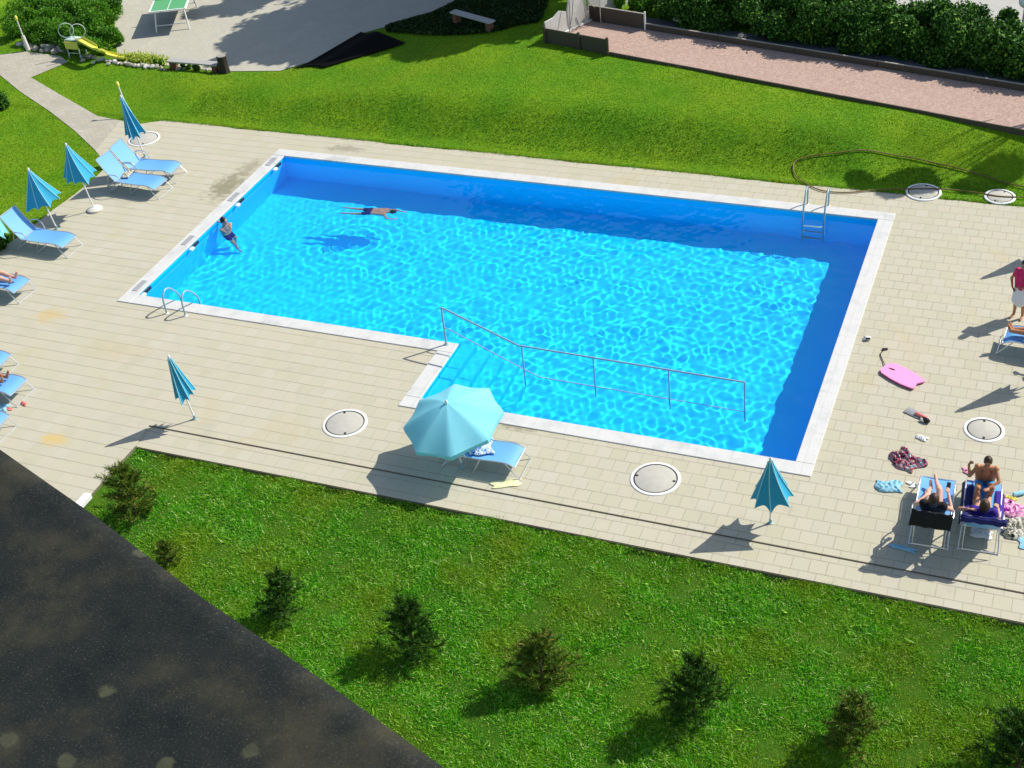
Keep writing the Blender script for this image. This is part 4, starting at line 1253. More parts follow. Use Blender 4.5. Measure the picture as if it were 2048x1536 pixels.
# hedge as clipped bushes, each its own plant
hp0 = at(1345, 30, ZC); s0 = (hp0 - fA).dot(df)
labs = ['beside the white post', 'second from the white post', 'third from the white post', 'fourth from the white post', 'in the middle of the row', 'right of the middle', 'third from the right edge of the picture', 'second from the right edge of the picture', 'at the right edge of the picture', 'past the right edge of the picture']
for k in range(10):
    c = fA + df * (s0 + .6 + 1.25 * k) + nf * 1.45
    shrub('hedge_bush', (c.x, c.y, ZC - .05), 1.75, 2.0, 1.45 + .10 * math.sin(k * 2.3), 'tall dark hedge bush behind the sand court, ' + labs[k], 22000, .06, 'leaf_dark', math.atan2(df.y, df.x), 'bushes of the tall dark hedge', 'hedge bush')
c = fA + df * .9 + nf * 1.0; shrub('shrub', (c.x, c.y, ZC), 1.3, 1.0, .8, 'bright green shrub behind the high boards of the sand court', 3500, .06, 'leaf')
# lamp globe top right
p = at(2050, 20, 1.9)
t = thing('garden_lamp', (p.x, p.y, 0), 0, 'white round garden lamp behind the hedge in the top right corner', 'lamp')
MB().tube([(0, 0, 0), (0, 0, 2.0)], .04, 10).build('post', 'white', t); MB().ball((0, 0, 2.15), .19, 18, 12).build('globe', 'white', t)


# ---------------------------------------------------------------- trees beyond the frame that throw the shade
def tree(base, h, cr, label, n_=14000, seed=1, flat=.8, leaf=.16, nb_=16):
    rn = np.random.RandomState(seed); t = thing('tree', base, 0, label, 'tree', 'trees above the yard')
    k_ = min(1, cr / 1.6); mb = MB(); mb.tube([(0, 0, -.2), (.1, 0, h * .35), (0, .1, h * .75)], [.24 * k_ ** 3, .17 * k_ ** 3, .08 * k_ ** 3], 10)
    pts = []
    for i in range(nb_):
        d = rn.normal(size=3); d /= np.linalg.norm(d); c = np.array([0, 0, h]) + d * cr * .62 * np.array([1, 1, flat])
        r = cr * rn.uniform(.30, .5)
        mb.tube([(0, 0, h * .5), tuple(np.array([0, 0, h * .5]) * .4 + c * .6), tuple(c)], [.09 * k_ ** 2, .04 * k_ ** 2, .015 * k_ ** 2], 6)
        pts.append(blobs(c, r, n_ // nb_, shell=.3))
    mb.build('trunk', 'bark', t)
    V, F = leaves(np.concatenate(pts), leaf, len(np.concatenate(pts))); foliage('crown', V, F, 'leaf_dark', t)


def shade_tree(uv, z, h, cr, label, **kw):
    s = at(*uv, z); k = (h if 'right' in label else h - z) / math.tan(SUN_EL)
    tree((s.x + k * math.cos(SUN_AZ), s.y + k * math.sin(SUN_AZ), z), h, cr, label, **kw)


shade_tree((600, 60), 0, 7.5, 2.3, 'tree above the top edge shading the paved yard', seed=2)
shade_tree((760, 50), .3, 7, 2.0, 'tree above the top edge shading the black ground sheet', seed=3, n_=20000)
shade_tree((900, 5), .6, 7, 2.3, 'tree above the top edge shading the bench on the lawn', seed=4, n_=34000, nb_=24)
shade_tree((965, 38), .6, 6.5, 1.7, 'tree above the top edge over the near end of the bench', seed=31, n_=30000, nb_=22)
shade_tree((1056, 34), .6, 6.5, 1.6, 'tree above the top edge close to the low corner of the end wall', seed=32, n_=26000, nb_=20)
shade_tree((850, 50), .5, 6.5, 1.6, 'tree above the top edge over the lawn between sheet and bench', seed=33, n_=26000, nb_=20)
shade_tree((690, 100), .2, 6.5, 1.0, 'tree above the top edge over the near corner of the black sheet', seed=34, n_=14000, nb_=16)
shade_tree((1010, 0), .6, 6.2, 1.9, 'tree above the top edge nearest the court end wall', seed=5, n_=26000, nb_=22)
shade_tree((800, -30), .3, 7.5, 2.3, 'tree above the top edge between the yard and the bench', seed=11, n_=30000, nb_=22)
shade_tree((1010, -90), .6, 7, 2.2, 'tree above the top edge behind the court end wall', seed=12, n_=30000, nb_=22)
shade_tree((640, -60), 0, 7.5, 3.0, 'tree above the top edge farthest over the yard', seed=6, n_=20000)
shade_tree((455, 10), 0, 7.5, 1.2, 'slender tree above the top edge by the table tennis table', seed=9, n_=5000, nb_=9)
shade_tree((520, 110), 0, 7.5, 1.3, 'tree above the top edge shading the yard behind the stump', seed=36, n_=9000, nb_=12)
shade_tree((940, 66), .6, 6.5, 1.2, 'tree above the top edge shading the grass before the bench', seed=37, n_=18000, nb_=16)
shade_tree((1850, 322), .5, 6.5, .7, 'tree right of the picture whose shade reaches the hose', seed=7, n_=4200, nb_=12, flat=.6)
shade_tree((1740, 330), .4, 6.5, .42, 'slender tree right of the picture shading the lawn by the ladder', seed=8, n_=1400, nb_=7, flat=.6)
shade_tree((2010, 312), .5, 6.5, .65, 'tree far right of the picture shading the lawn corner', seed=10, n_=3600, nb_=12, flat=.6)

# ---------------------------------------------------------------- hose
hp = [(2160, 405), (2060, 398), (2000, 396), (1950, 388), (1880, 381), (1800, 381), (1740, 383), (1690, 387), (1640, 382), (1600, 362), (1587, 343), (1592, 325), (1625, 315), (1690, 308), (1780, 313), (1870, 328), (1950, 348), (2040, 375), (2150, 400)]
pts = [ground_hit(*q) for q in hp]; pts = bend(pts, 6)
mb = MB(); mb.tube([(p.x, p.y, max(hz(p.x, p.y), 0) + (.045 if p.y < 1.9 and p.x > 16.4 else .03)) for p in pts], .016, 7)
tag(mb.build('garden_hose', 'hose'), 'long brownish garden hose looped over the lawn edge by the far ladder', 'hose')


# ---------------------------------------------------------------- small things
def cloth(name, c, w_, d_, h_, mat, label, cat='towel', rz=0, seed=1, nn=26, group=None, z=0.0):
    rn = np.random.RandomState(seed)
    U, Vv = np.meshgrid(np.linspace(-1, 1, nn), np.linspace(-1, 1, nn))
    ph = rn.uniform(0, 6.28, 12)
    rad = 1 + .22 * np.sin(3 * np.arctan2(Vv, U) + ph[0]) + .12 * np.sin(5 * np.arctan2(Vv, U) + ph[1])
    rr = np.maximum(abs(U), abs(Vv)); sc_ = (.75 + .25 * rad)
    X = U * w_ / 2 * sc_ + .06 * w_ * np.sin(4 * Vv + ph[2]); Y = Vv * d_ / 2 * sc_ + .06 * d_ * np.sin(4 * U + ph[3])
    Z = np.zeros_like(X)
    for i in range(4, 10):
        a = ph[i]; Z += np.abs(np.sin((3 + i * .9) * (np.cos(a) * U + np.sin(a) * Vv) + ph[i])) / 6
    Z = h_ * (Z ** 1.5) * (1 - rr ** 4) + .006
    P = np.stack([X, Y, Z], -1).reshape(-1, 3); ID = np.arange(nn * nn).reshape(nn, nn)
    F = np.stack([ID[:-1, :-1], ID[:-1, 1:], ID[1:, 1:], ID[1:, :-1]], -1).reshape(-1, 4)
    o = npmesh(name, P, F, mat, True); o.location = (c.x, c.y, z + .002); o.rotation_euler = (0, 0, rz)
    s = o.modifiers.new('thick', 'SOLIDIFY'); s.thickness = .006; s.offset = 1
    return tag(o, label, cat, group)


cloth('towel', at(1812, 922), .60, .46, .16, 'patch', 'crumpled red and blue patterned towel heap on the paving', rz=-.6, seed=4, nn=40)
cloth('shirt', at(1777, 974), .44, .30, .10, 'lightblue_cloth', 'crumpled light blue shirt left of the woman with the phone', 'shirt', rz=.2, seed=6)
cloth('paper_tissue', at(1843, 877), .20, .12, .05, 'white_cloth', 'small crumpled white cloth beyond the patterned towel', 'cloth', rz=-.3, seed=8)
cloth('towel', at(1012, 968, .0), .54, .20, .03, 'paleyellow', 'pale yellow cloth lying on the paving before the near lounger', rz=.42, seed=9)
cloth('towel', at(2032, 1022), .62, .42, .12, 'pinkpat', 'pink and violet towel right of the lounger at the right corner', rz=-.1, seed=12)
cloth('towel', at(2034, 1058), .52, .50, .16, 'cream', 'rumpled cream and grey towel at the right edge', rz=.3, seed=14, nn=36)
cloth('cloth', at(2020, 997), .22, .08, .04, 'yellow', 'small yellow cloth behind the pink towel', 'cloth', rz=-.1, seed=15)
cloth('towel', at(1962, 1068), .34, .22, .05, 'white_cloth', 'white cloth under the back of the lounger with the boy', rz=-.1, seed=16)
cloth('towel', at(1806, 1097), .42, .10, .03, 'lightblue_cloth', 'narrow pale blue towel in the shadow behind the two women', rz=-.12, seed=18)
cloth('towel', at(2060, 1085), .4, .3, .03, 'lightblue_cloth', 'pale turquoise towel cut by the right edge', rz=.3, seed=19)
lm = LG['M']; p = lm @ Vector((.40, .05, 0)); cloth('towel', p, .46, .52, .10, 'bluewhite', 'crumpled blue and white towel on the lounger under the open parasol', rz=.4, seed=20, z=.345)
la = LG['A']; p = la @ Vector((.06, .1, 0)); cloth('towel', p, .22, .34, .08, 'cream', 'small rumpled towel between the backs of the far pair of loungers', rz=.2, seed=21, z=.35)
cloth('towel', at(4, 816), .30, .24, .06, 'lightblue_cloth', 'turquoise cloth beside the coral slippers at the left edge', rz=.2, seed=23)

# bodyboard
b = at(1803, 755); t = thing('bodyboard', (b.x, b.y, .0), 0, 'pink bodyboard with a black leash lying on the paving', 'bodyboard')
nose = at(1768, 735) - b; tail = at(1838, 773) - b; d = (tail - nose); L = .86; d.normalize(); s_ = Vector((-d.y, d.x, 0))
prof = [(-.5, .10), (-.46, .17), (-.38, .215), (-.1, .24), (.2, .235), (.42, .20), (.5, .18), (.5, .13), (.44, 0)]
out = [(a * L, w_) for a, w_ in prof] + [(a * L, -w_) for a, w_ in prof[:-1][::-1]]
def slab(out, z0, z1, sx=1):
    mb = MB(); n_ = len(out)
    for z, k in ((z0, sx), (z1, 1)): mb.v += [tuple(d * a * k + s_ * w_ * k + Vector((0, 0, z))) for a, w_ in out]
    tr = tessellate_polygon([[Vector((a, w_, 0)) for a, w_ in out]])
    for x in tr: mb.f.append(tuple(x)); mb.f.append(tuple(i + n_ for i in x[::-1]))
    for i in range(n_): mb.f.append((i, (i + 1) % n_, n_ + (i + 1) % n_, n_ + i))
    return mb
o = slab(out, .008, .035, .97).build('underside', 'pinkdark', t, False)
o = slab(out, .0355, .062).build('deck', 'pink', t, False)
l0 = at(1782, 737, .07) - b
MB().tube(bend([l0 + d * .08 + s_ * .02, l0, l0 - d * .12 - Vector((0, 0, .03)), at(1766, 722, .02) - b, at(1761, 708, .02) - b, at(1768, 700, .02) - b, at(1774, 696, .02) - b], 5), .009, 6).build('leash', 'black', t)
q = at(1770, 698, .02) - b; MB().box(q, (.12, .06, .03), Matrix.Rotation(.5, 3, 'Z'), bev=.01).build('wrist_strap', 'black', t)
# toy ball / cap by the coping
p = at(1735, 680); t = thing('diving_mask', (p.x, p.y, 0), .4, 'small black and white diving mask on the paving by the pool edge', 'diving mask')
MB().ball((0, 0, .045), (.075, .05, .045)).build('mask_body', 'white', t); MB().box((0, -.03, .055), (.10, .04, .05), bev=.015).build('lens', 'black', t)
MB().tube([(-.07, 0, .04), (-.05, .09, .02), (.05, .09, .02), (.07, 0, .04)], .008, 6).build('strap', 'black', t)
# net bag with snorkel things
p = at(1835, 832); t = thing('swim_bag', (p.x, p.y, 0), R(-25), 'grey mesh swim bag with orange and black gear on the paving', 'bag')
MB().box((-.10, .02, .015), (.34, .20, .02), bev=.008).build('mesh_sleeve', simple('grey_mesh', (.25, .26, .27), .9), t)
MB().cap((-.02, .0, .05), (.20, .0, .05), .04, .03).build('snorkel', 'coral', t)
MB().ball((.22, -.06, .05), (.09, .05, .05)).build('goggles', 'black', t); MB().ball((.16, -.09, .04), (.05, .03, .035)).build('goggle_lens', 'white', t)


def slipper(p, rz, label, mat='coral', L=.2, group=None):
    t = thing('slipper', (p.x, p.y, 0), rz, label, 'slipper', group)
    mb = MB(); mb.ball((0, 0, .015), (L / 2, .04, .014), 14, 6); mb.build('sole', mat, t)
    MB().tube([(.02, -.035, .02), (.04, 0, .055), (.02, .035, .02)], .012, 6).build('strap', mat, t)


slipper(at(16, 819), R(8), 'long coral slipper lying under the left lounger with dark feet', L=.24, group='coral slippers')
slipper(at(46, 806), R(-40), 'coral slipper pair piece beside the foot of the left lounger', L=.17, group='coral slippers')
slipper(at(50, 809), R(-40), 'coral slipper farthest from the left edge, outer one', L=.17, group='coral slippers')
slipper(at(1931, 941), R(-50), 'pink flip flop lying beyond the boy', 'pink_cloth', group='pink flip flops')
slipper(at(1936, 947), R(-20), 'pink flip flop nearest the boy', 'pink_cloth', group='pink flip flops')
slipper(at(1822, 968), R(-10), 'white and pink shoe left of the lounger with the black towel', 'white', group='white shoes')
slipper(at(1829, 973), R(30), 'white and pink shoe touching the leg of the lounger with the black towel', 'white', group='white shoes')
# bottle
p = at(2040, 990); t = thing('water_bottle', (p.x, p.y, .045), R(35), 'clear blue water bottle lying at the right edge', 'bottle')
Mb = MB(); Mb.tube([(-.14, 0, 0), (-.13, 0, 0), (.06, 0, 0), (.11, 0, 0), (.13, 0, 0)], [.02, .042, .042, .018, .016], 14).build('body', 'lightblue_cloth', t)
MB().tube([(.13, 0, 0), (.155, 0, 0)], .018, 12).build('cap', 'white', t)
# violet bag on the foot end of lounger Q
# white kerb stone
p = at(176, 996, .05); o = MB().box((0, 0, .05), (.16, .42, .12), bev=.012).build('kerb_stone', 'white', None, False, (p.x - .05, p.y - .12, -.01)); tag(o, 'white painted kerb stone where the paving, lawn and roof edge meet', 'kerb stone')

# ---------------------------------------------------------------- people
def person(label, J, scale, mtx, skin='skin', hair='hair_brown', hairlen=.0, wear=(), group=None, face=(0, -1, 0), fingers=True, curl=.4):
    """J: joints in metres (adult), mtx: placement. One remeshed continuous body, clothes and hair as children."""
    t = thing('person', mtx.translation, 0, label, 'person', group)
    T = Matrix.Translation(-mtx.translation) @ mtx
    Q = {k: T @ (Vector(v) * scale) for k, v in J.items()}
    s = scale; fd = (T.to_3x3() @ Vector(face)).normalized()
    mb = MB()
    def c(a, b, ra, rb, m=mb, g=0): m.cap(Q[a] if isinstance(a, str) else a, Q[b] if isinstance(b, str) else b, (ra + g) * s, (rb + g) * s)
    def torso(m, g=0, lowf=0):
        for k in 'LR':
            c('hip' + k, 'sh' + k, .088, .070, m, g)
        c('hipL', 'hipR', .098, .098, m, g); c('shL', 'shR', .060, .060, m, g)
        c('pelvis', 'chest', .098, .108, m, g); c('chest', 'neck', .10, .055, m, g)
    torso(mb)
    c('neck', 'head', .052, .05)
    hd = Q['head']; up = (Q['head'] - Q['neck']).normalized()
    sd = up.cross(fd).normalized(); fd = sd.cross(up).normalized()
    rot = Matrix((sd, fd, up)).transposed()
    mb.ball(hd + up * .015 * s, (.074 * s, .092 * s, .112 * s), 16, 12, rot)
    mb.cap(hd + fd * .055 * s - up * .06 * s, hd + fd * .035 * s - up * .07 * s, .034 * s, .04 * s)
    mb.cap(hd + fd * .088 * s + up * .012 * s, hd + fd * .108 * s - up * .018 * s, .010 * s, .014 * s)
    for k, sg in (('L', -1), ('R', 1)):
        mb.ball(hd + sd * sg * .076 * s, (.012 * s, .022 * s, .032 * s), 8, 6, rot)
        c('sh' + k, 'el' + k, .050, .040); c('el' + k, 'wr' + k, .040, .027)
        c('hip' + k, 'kn' + k, .084, .056); c('kn' + k, 'an' + k, .055, .036)
        mid = (Q['kn' + k] * .68 + Q['an' + k] * .32); mb.ball(mid, .058 * s)
        c('an' + k, 'to' + k, .037, .026)
        # hand
        w0 = Q['wr' + k]; dr = (Q['ha' + k] - w0).normalized(); sdv = dr.cross(Vector((.3, .2, 1))).normalized(); nv = sdv.cross(dr).normalized()
        pc = w0 + dr * .085 * s
        for j in (-1, 0, 1): mb.cap(w0 + dr * .02 * s, pc + sdv * j * .022 * s, .018 * s, .014 * s, 8)
        for j, ln in zip((-1.5, -.5, .5, 1.5), (.062, .075, .078, .058)):
            a = pc + sdv * j * .018 * s; b_ = a + (dr + sdv * j * .12) * ln * .55 * s; e_ = b_ + (dr * (1 - curl) - nv * curl) * ln * .5 * s
            mb.cap(a, b_, .0105 * s, .0095 * s, 8); mb.cap(b_, e_, .0095 * s, .0085 * s, 8)
        a = w0 + dr * .035 * s + sdv * -.02 * s; b_ = a + (dr * .6 - sdv * .8) * .045 * s
        mb.cap(a, b_, .014 * s, .011 * s, 8); mb.cap(b_, b_ + dr * .032 * s, .011 * s, .009 * s, 8)
    def rem(m, name, mat, vox=.0085, sm=4):
        o = m.build(name, mat, t); r = o.modifiers.new('remesh', 'REMESH'); r.mode = 'VOXEL'; r.voxel_size = vox * max(s, .7); r.use_smooth_shade = True
        q = o.modifiers.new('smooth', 'SMOOTH'); q.factor = .5; q.iterations = sm
        return o
    bd = rem(mb, 'body', skin)
    # eyes
    for sg in (-1, 1): MB().ball(hd + sd * sg * .031 * s + fd * .083 * s + up * .018 * s, .0125 * s, 8, 6).build('eye', 'black', bd)
    # hair
    hb = MB(); hb.ball(hd + up * .036 * s - fd * .026 * s, (.090 * s, .102 * s, .112 * s), 16, 10, rot)
    if hairlen:
        for j in (-.6, 0, .6): hb.cap(hd - fd * .05 * s + sd * j * .07 * s, hd - fd * .075 * s - up * hairlen * s + sd * j * .05 * s, .058 * s, .03 * s)
    rem(hb, 'hair', hair, .010, 2)
    for wn, wm, kind in wear:
        wb = MB()
        if kind == 'top':
            torso(wb, .014)
            for k in 'LR': wb.cap(Q['sh' + k], Q['sh' + k].lerp(Q['el' + k], .5), .062 * s, .056 * s)
        if kind == 'tank': torso(wb, .012)
        if kind in ('shorts', 'trunks'):
            f_ = .5 if kind == 'shorts' else .25
            c('hipL', 'hipR', .108, .108, wb); c('pelvis', 'pelvis', .11, .11, wb)
            for k in 'LR': wb.cap(Q['hip' + k], Q['hip' + k].lerp(Q['kn' + k], f_), .098 * s, .088 * s)
        if kind == 'skirt':
            c('hipL', 'hipR', .112, .112, wb)
            for k in 'LR': wb.cap(Q['hip' + k], Q['hip' + k].lerp(Q['kn' + k], .85), .112 * s, .135 * s)
            wb.cap(Q['pelvis'], Q['knL'].lerp(Q['knR'], .5), .11 * s, .14 * s)
        rem(wb, wn, wm, .010, 3)
    return t


def lounge_pose(back=52, kneesL=None, kneesR=None, armL='rest', armR='rest', hipx=.10, sz=.44, k=1.0):
    a = R(back); bx, bz = -math.cos(a), math.sin(a); nx_, nz_ = math.sin(a), math.cos(a)
    def B(d_, off, y): return (hipx - .02 + bx * d_ + nx_ * off, y, sz + bz * d_ + nz_ * off)
    J = {'pelvis': (hipx, 0, sz), 'hipL': (hipx + .02, .09, sz), 'hipR': (hipx + .02, -.09, sz), 'chest': B(.34, .06, 0), 'neck': B(.55, .07, 0), 'head': B(.70, .12, 0),
         'shL': B(.49, .06, .16), 'shR': B(.49, .06, -.16)}
    for s_, kn in (('L', kneesL), ('R', kneesR)):
        y = .09 if s_ == 'L' else -.09
        if kn is None:
            J['kn' + s_] = (hipx + .44, y, sz + .02); J['an' + s_] = (hipx + .84, y * .9, sz - .03); J['to' + s_] = (hipx + .90, y * 1.3, sz + .11)
        else:
            J['kn' + s_] = kn[0]; J['an' + s_] = kn[1]; J['to' + s_] = kn[2]
        ar = armL if s_ == 'L' else armR; sy = 1 if s_ == 'L' else -1
        sh = Vector(J['sh' + s_])
        if ar == 'rest':
            J['el' + s_] = tuple(sh + Vector((.12, sy * .10, -.22))); J['wr' + s_] = tuple(sh + Vector((.36, sy * .09, -.22))); J['ha' + s_] = tuple(sh + Vector((.5, sy * .05, -.22)))
        elif ar == 'hold':
            J['el' + s_] = tuple(sh + Vector((.12, sy * .14, -.16))); J['wr' + s_] = tuple(sh + Vector((.34, sy * .06, -.02))); J['ha' + s_] = tuple(sh + Vector((.42, sy * .04, .06)))
        elif ar == 'out':
            J['el' + s_] = tuple(sh + Vector((.02, sy * .24, -.05))); J['wr' + s_] = tuple(sh + Vector((-.10, sy * .10, .08))); J['ha' + s_] = tuple(sh + Vector((-.14, sy * .0, .12)))
        elif ar == 'belly':
            J['el' + s_] = tuple(sh + Vector((.10, sy * .14, -.14))); J['wr' + s_] = tuple(sh + Vector((.32, -sy * .01, -.10))); J['ha' + s_] = tuple(sh + Vector((.42, -sy * .06, -.12)))
    return J


# woman with phone, one knee crossed
J = lounge_pose(42, kneesL=((.46, .10, .70), (.78, .02, .50), (.90, -.02, .56)), kneesR=((.44, -.12, .66), (.74, -.08, .44), (.84, -.14, .42)), armL='hold', armR='belly')
J = lounge_pose(54, kneesL=((.44, .13, .60), (.80, .10, .42), (.90, .12, .50)), kneesR=((.46, -.06, .68), (.86, .02, .52), (.98, .06, .58)), armR='hold', armL='belly')
person('woman in a black top lying on her back, knees up, holding a phone', J, .98, LG['P'], 'skin_pale', 'hair_brown', .12, [('black_top', 'black_cloth', 'tank'), ('black_shorts', 'black_cloth', 'trunks')], face=(.55, 0, .84))
ph = LG['P'] @ (Vector(J['haR']) * .98); o = MB().box((0, 0, .03), (.075, .012, .14), bev=.008).build('phone', 'black', None, False, ph)
o.rotation_euler = (R(-35), R(20), R(25)); tag(o, 'black mobile phone held up by the woman in the black top', 'phone')
# reclining woman on Q
J = lounge_pose(54, armL='out', armR='rest', hipx=.08)
person('woman in a violet top reclining with straight bare legs before the seated boy', J, .96, LG['Q'], 'skin', 'hair_brown', .10, [('violet_top', 'violet', 'top'), ('swim_trunks', 'navy', 'trunks')], face=(.5, 0, .86))
# boy sitting on the foot end, facing the woman
J = {'pelvis': (1.06, 0, .46), 'hipL': (1.03, -.09, .46), 'hipR': (1.03, .09, .46), 'chest': (.98, 0, .80), 'neck': (.92, 0, 1.02), 'head': (.86, 0, 1.17),
     'shL': (.93, -.17, .96), 'shR': (.93, .17, .96), 'elL': (.76, -.25, .80), 'elR': (.84, .30, .78), 'wrL': (.62, -.08, .74), 'wrR': (.92, .34, 1.00), 'haL': (.54, .0, .74), 'haR': (.90, .30, 1.10),
     'knL': (.66, -.14, .72), 'knR': (.66, .12, .66), 'anL': (.70, -.12, .42), 'anR': (.56, .16, .42), 'toL': (.56, -.12, .40), 'toR': (.42, .16, .40)}
for q in list(J): J[q] = (J[q][0] * .96 / .86 + .02, J[q][1], .44 + (J[q][2] - .46) * 1.0) if False else J[q]
person('brown haired boy in blue trunks sitting hunched on the foot end of a lounger', {k: (v[0] * 1.18, v[1] * 1.05, (v[2] - .46) * 1.0 + .53) for k, v in J.items()}, .84, LG['Q'], 'skin_tan', 'hair_brown', 0, [('blue_trunks', 'blue_cloth', 'shorts')], face=(-.7, 0, -.7))
# feet of the three people on side loungers
person('pale sunbather lying on the left lounger, only bare feet and shins in view', lounge_pose(), 1.06, LG['D'] @ Matrix.Translation((.02, 0, 0)), 'skin_pale', 'hair_dark', 0, [('swim_trunks', 'navy', 'trunks')], face=(.6, 0, .8))
person('tanned feet of a sunbather on the left edge lounger above the coral slippers', lounge_pose(), 1.0, LG['F'] @ Matrix.Translation((-.06, .04, 0)), 'skin_tan', 'hair_dark', 0, [('swim_trunks', 'navy', 'trunks')], face=(.6, 0, .8))
person('tanned sunbather lying on the right edge lounger with feet crossed', lounge_pose(kneesL=((.54, .08, .48), (.94, .0, .42), (1.0, .0, .54)), kneesR=((.54, -.08, .47), (.92, -.05, .43), (.98, -.07, .53))), 1.12, LG['R'] @ Matrix.Translation((.06, .06, -.03)), 'skin_tan', 'hair_dark', 0, [('swim_trunks', 'navy', 'trunks')], face=(.6, 0, .8))
# standing girl in pink
J = {'pelvis': (0, 0, .92), 'hipL': (-.09, 0, .90), 'hipR': (.09, 0, .90), 'chest': (0, 0, 1.26), 'neck': (0, -.01, 1.47), 'head': (0, -.05, 1.62),
     'shL': (-.17, 0, 1.40), 'shR': (.17, 0, 1.40), 'elL': (-.30, -.02, 1.14), 'elR': (.26, -.05, 1.14), 'wrL': (-.20, -.14, .96), 'wrR': (.10, -.2, 1.05), 'haL': (-.12, -.2, .92), 'haR': (.0, -.24, 1.08),
     'knL': (-.10, 0, .48), 'knR': (.08, .02, .48), 'anL': (-.12, .02, .07), 'anR': (.10, .05, .07), 'toL': (-.14, -.13, .03), 'toR': (.12, -.10, .03)}
p = at(2037, 636); mt = Matrix.Translation((p.x - .02, p.y, 0)) @ Matrix.Rotation(R(-20), 4, 'Z')
person('standing girl in a magenta shirt and white skirt at the right edge', J, .80, mt, 'skin_tan', 'hair_brown', .26, [('magenta_shirt', 'magenta', 'top'), ('white_skirt', 'white_cloth', 'skirt')])
# swimmer holding on
J = {'pelvis': (.05, 0, .90), 'hipL': (.05, .09, .88), 'hipR': (.05, -.09, .88), 'chest': (.02, 0, 1.24), 'neck': (.0, 0, 1.45), 'head': (.03, 0, 1.60),
     'shL': (0, .17, 1.38), 'shR': (0, -.17, 1.38), 'elL': (-.18, .22, 1.42), 'elR': (.20, -.22, 1.28), 'wrL': (-.36, .14, 1.47), 'wrR': (.26, -.06, 1.46), 'haL': (-.44, .10, 1.47), 'haR': (.24, .0, 1.53),
     'knL': (.22, .12, .52), 'knR': (.30, -.12, .50), 'anL': (.12, .12, .14), 'anR': (.42, -.16, .16), 'toL': (.22, .14, .02), 'toR': (.52, -.18, .04)}
p = at(446, 452, -.08)
person('dark haired swimmer holding on to the left pool wall, head above water', J, .88, Matrix.Translation((p.x + .02, p.y + .02, -1.36)), 'skin', 'hair_dark', 0, [('swim_trunks', 'navy', 'shorts')], face=(1, 0, 0))
# floating swimmer, face down, towards the right
J = {'pelvis': (0, 0, 0), 'hipL': (-.02, .09, 0), 'hipR': (-.02, -.09, 0), 'chest': (.34, 0, .02), 'neck': (.55, 0, .03), 'head': (.70, 0, .03),
     'shL': (.48, .16, .02), 'shR': (.48, -.16, .02), 'elL': (.74, .17, -.02), 'elR': (.62, -.34, -.06), 'wrL': (1.0, .10, -.02), 'wrR': (.82, -.30, -.12), 'haL': (1.12, .07, -.02), 'haR': (.94, -.26, -.14),
     'knL': (-.44, .12, -.04), 'knR': (-.42, -.12, -.10), 'anL': (-.86, .14, -.02), 'anR': (-.84, -.14, -.08), 'toL': (-1.0, .15, -.02), 'toR': (-.98, -.15, -.08)}
p = at(742, 422, -.14); p2 = at(800, 425, -.14); a = math.atan2(p2.y - p.y, p2.x - p.x)
person('swimmer floating face down with stretched arms near the far pool wall', J, .82, Matrix.Translation((p.x, p.y, -.215)) @ Matrix.Rotation(a, 4, 'Z'), 'skin', 'hair_dark', 0, [('swim_trunks', 'navy', 'shorts')], face=(0, 0, -1))

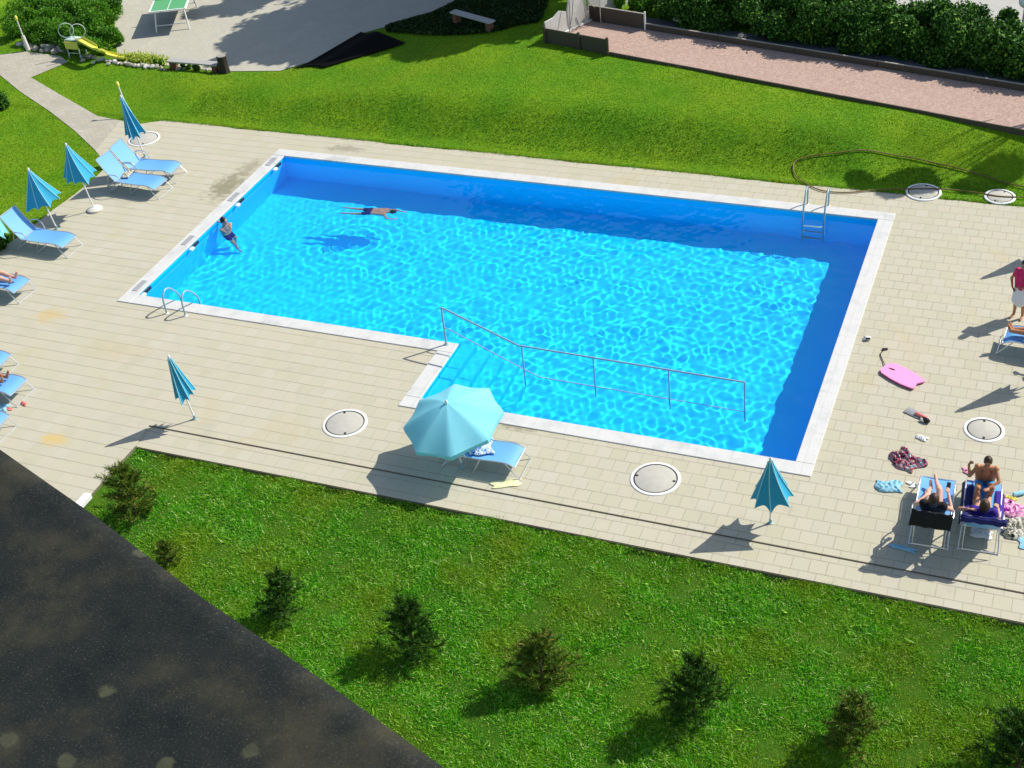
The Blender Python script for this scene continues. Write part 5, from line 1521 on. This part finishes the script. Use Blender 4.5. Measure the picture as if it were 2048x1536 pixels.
# towels hung over the backs / seats of the near loungers
def drape(key, mat, label, back=54, blen=.72, over=.42, wx=1.08, name='towel', zoff=.02, low=.5):
    mb = MB(); a = R(back); pts = []
    hx, hz_ = -.03, .345
    for s_ in np.linspace(low, 1.0, 6): pts.append((hx - math.cos(a) * blen * s_ + zoff * math.sin(a) , hz_ + math.sin(a) * blen * s_ + zoff * math.cos(a)))
    tx, tz = pts[-1]; pts += [(tx - .03, tz + .012), (tx - .055, tz - .01)]
    for s_ in np.linspace(.1, 1, 6): pts.append((tx - .06 - .02 * s_, tz - over * s_))
    nn = 14
    for (x, z) in pts:
        for j in range(nn + 1):
            y = -HALF * wx + 2 * HALF * wx * j / nn; mb.v.append((x + .012 * math.sin(j * 1.3 + z * 9), y + .01 * math.sin(z * 12), z + .006 * math.sin(j * 2.1)))
    for i in range(len(pts) - 1):
        for j in range(nn): k = i * (nn + 1) + j; mb.f.append((k, k + 1, k + nn + 2, k + nn + 1))
    o = mb.build(name, mat, None); o.matrix_world = LG[key]
    s = o.modifiers.new('t', 'SOLIDIFY'); s.thickness = .008
    return tag(o, label, 'towel')


drape('P', 'black_cloth', 'black towel hung over the back of the lounger with the phone reader', over=.30, low=.86, wx=1.12)
drape('Q', 'navy', 'dark blue towel hanging behind the head of the woman in violet', over=.10, low=.7, wx=1.2)


def seat_towel(key, y0, y1, x0_, x1_, mat, label, z=.36):
    mb = MB(); nx_, ny_ = 16, 5
    for i in range(nx_ + 1):
        for j in range(ny_ + 1):
            x = x0_ + (x1_ - x0_) * i / nx_; y = y0 + (y1 - y0) * j / ny_
            zz = z + .006 * math.sin(x * 20 + y * 9) - max(0, (x - 1.0)) * .35 - max(0, abs(y) - HALF) * 1.4
            mb.v.append((x, y, zz))
    for i in range(nx_):
        for j in range(ny_): k = i * (ny_ + 1) + j; mb.f.append((k, k + ny_ + 1, k + ny_ + 2, k + 1))
    o = mb.build('towel', mat, None); o.matrix_world = LG[key]; s = o.modifiers.new('t', 'SOLIDIFY'); s.thickness = .01
    tag(o, label, 'towel')


seat_towel('Q', .17, .36, .05, 1.22, 'navy', 'long navy towel along the left side of the lounger with the boy')
seat_towel('Q', -.36, -.20, .0, .95, 'violet', 'violet towel along the right side of the lounger with the boy')

# submerged things receive the sun through the water surface
for o_n in list(bpy.data.objects):
    root_ = o_n.parent if o_n.parent else o_n
    if o_n.type == 'MESH' and (root_.name.split('.')[0] in ('pool_ladder', 'handrail', 'skimmer') or ('swimmer' in str(root_.get('label', '')) and root_.get('category') == 'person')):
        o_n.cycles.is_caustics_receiver = True
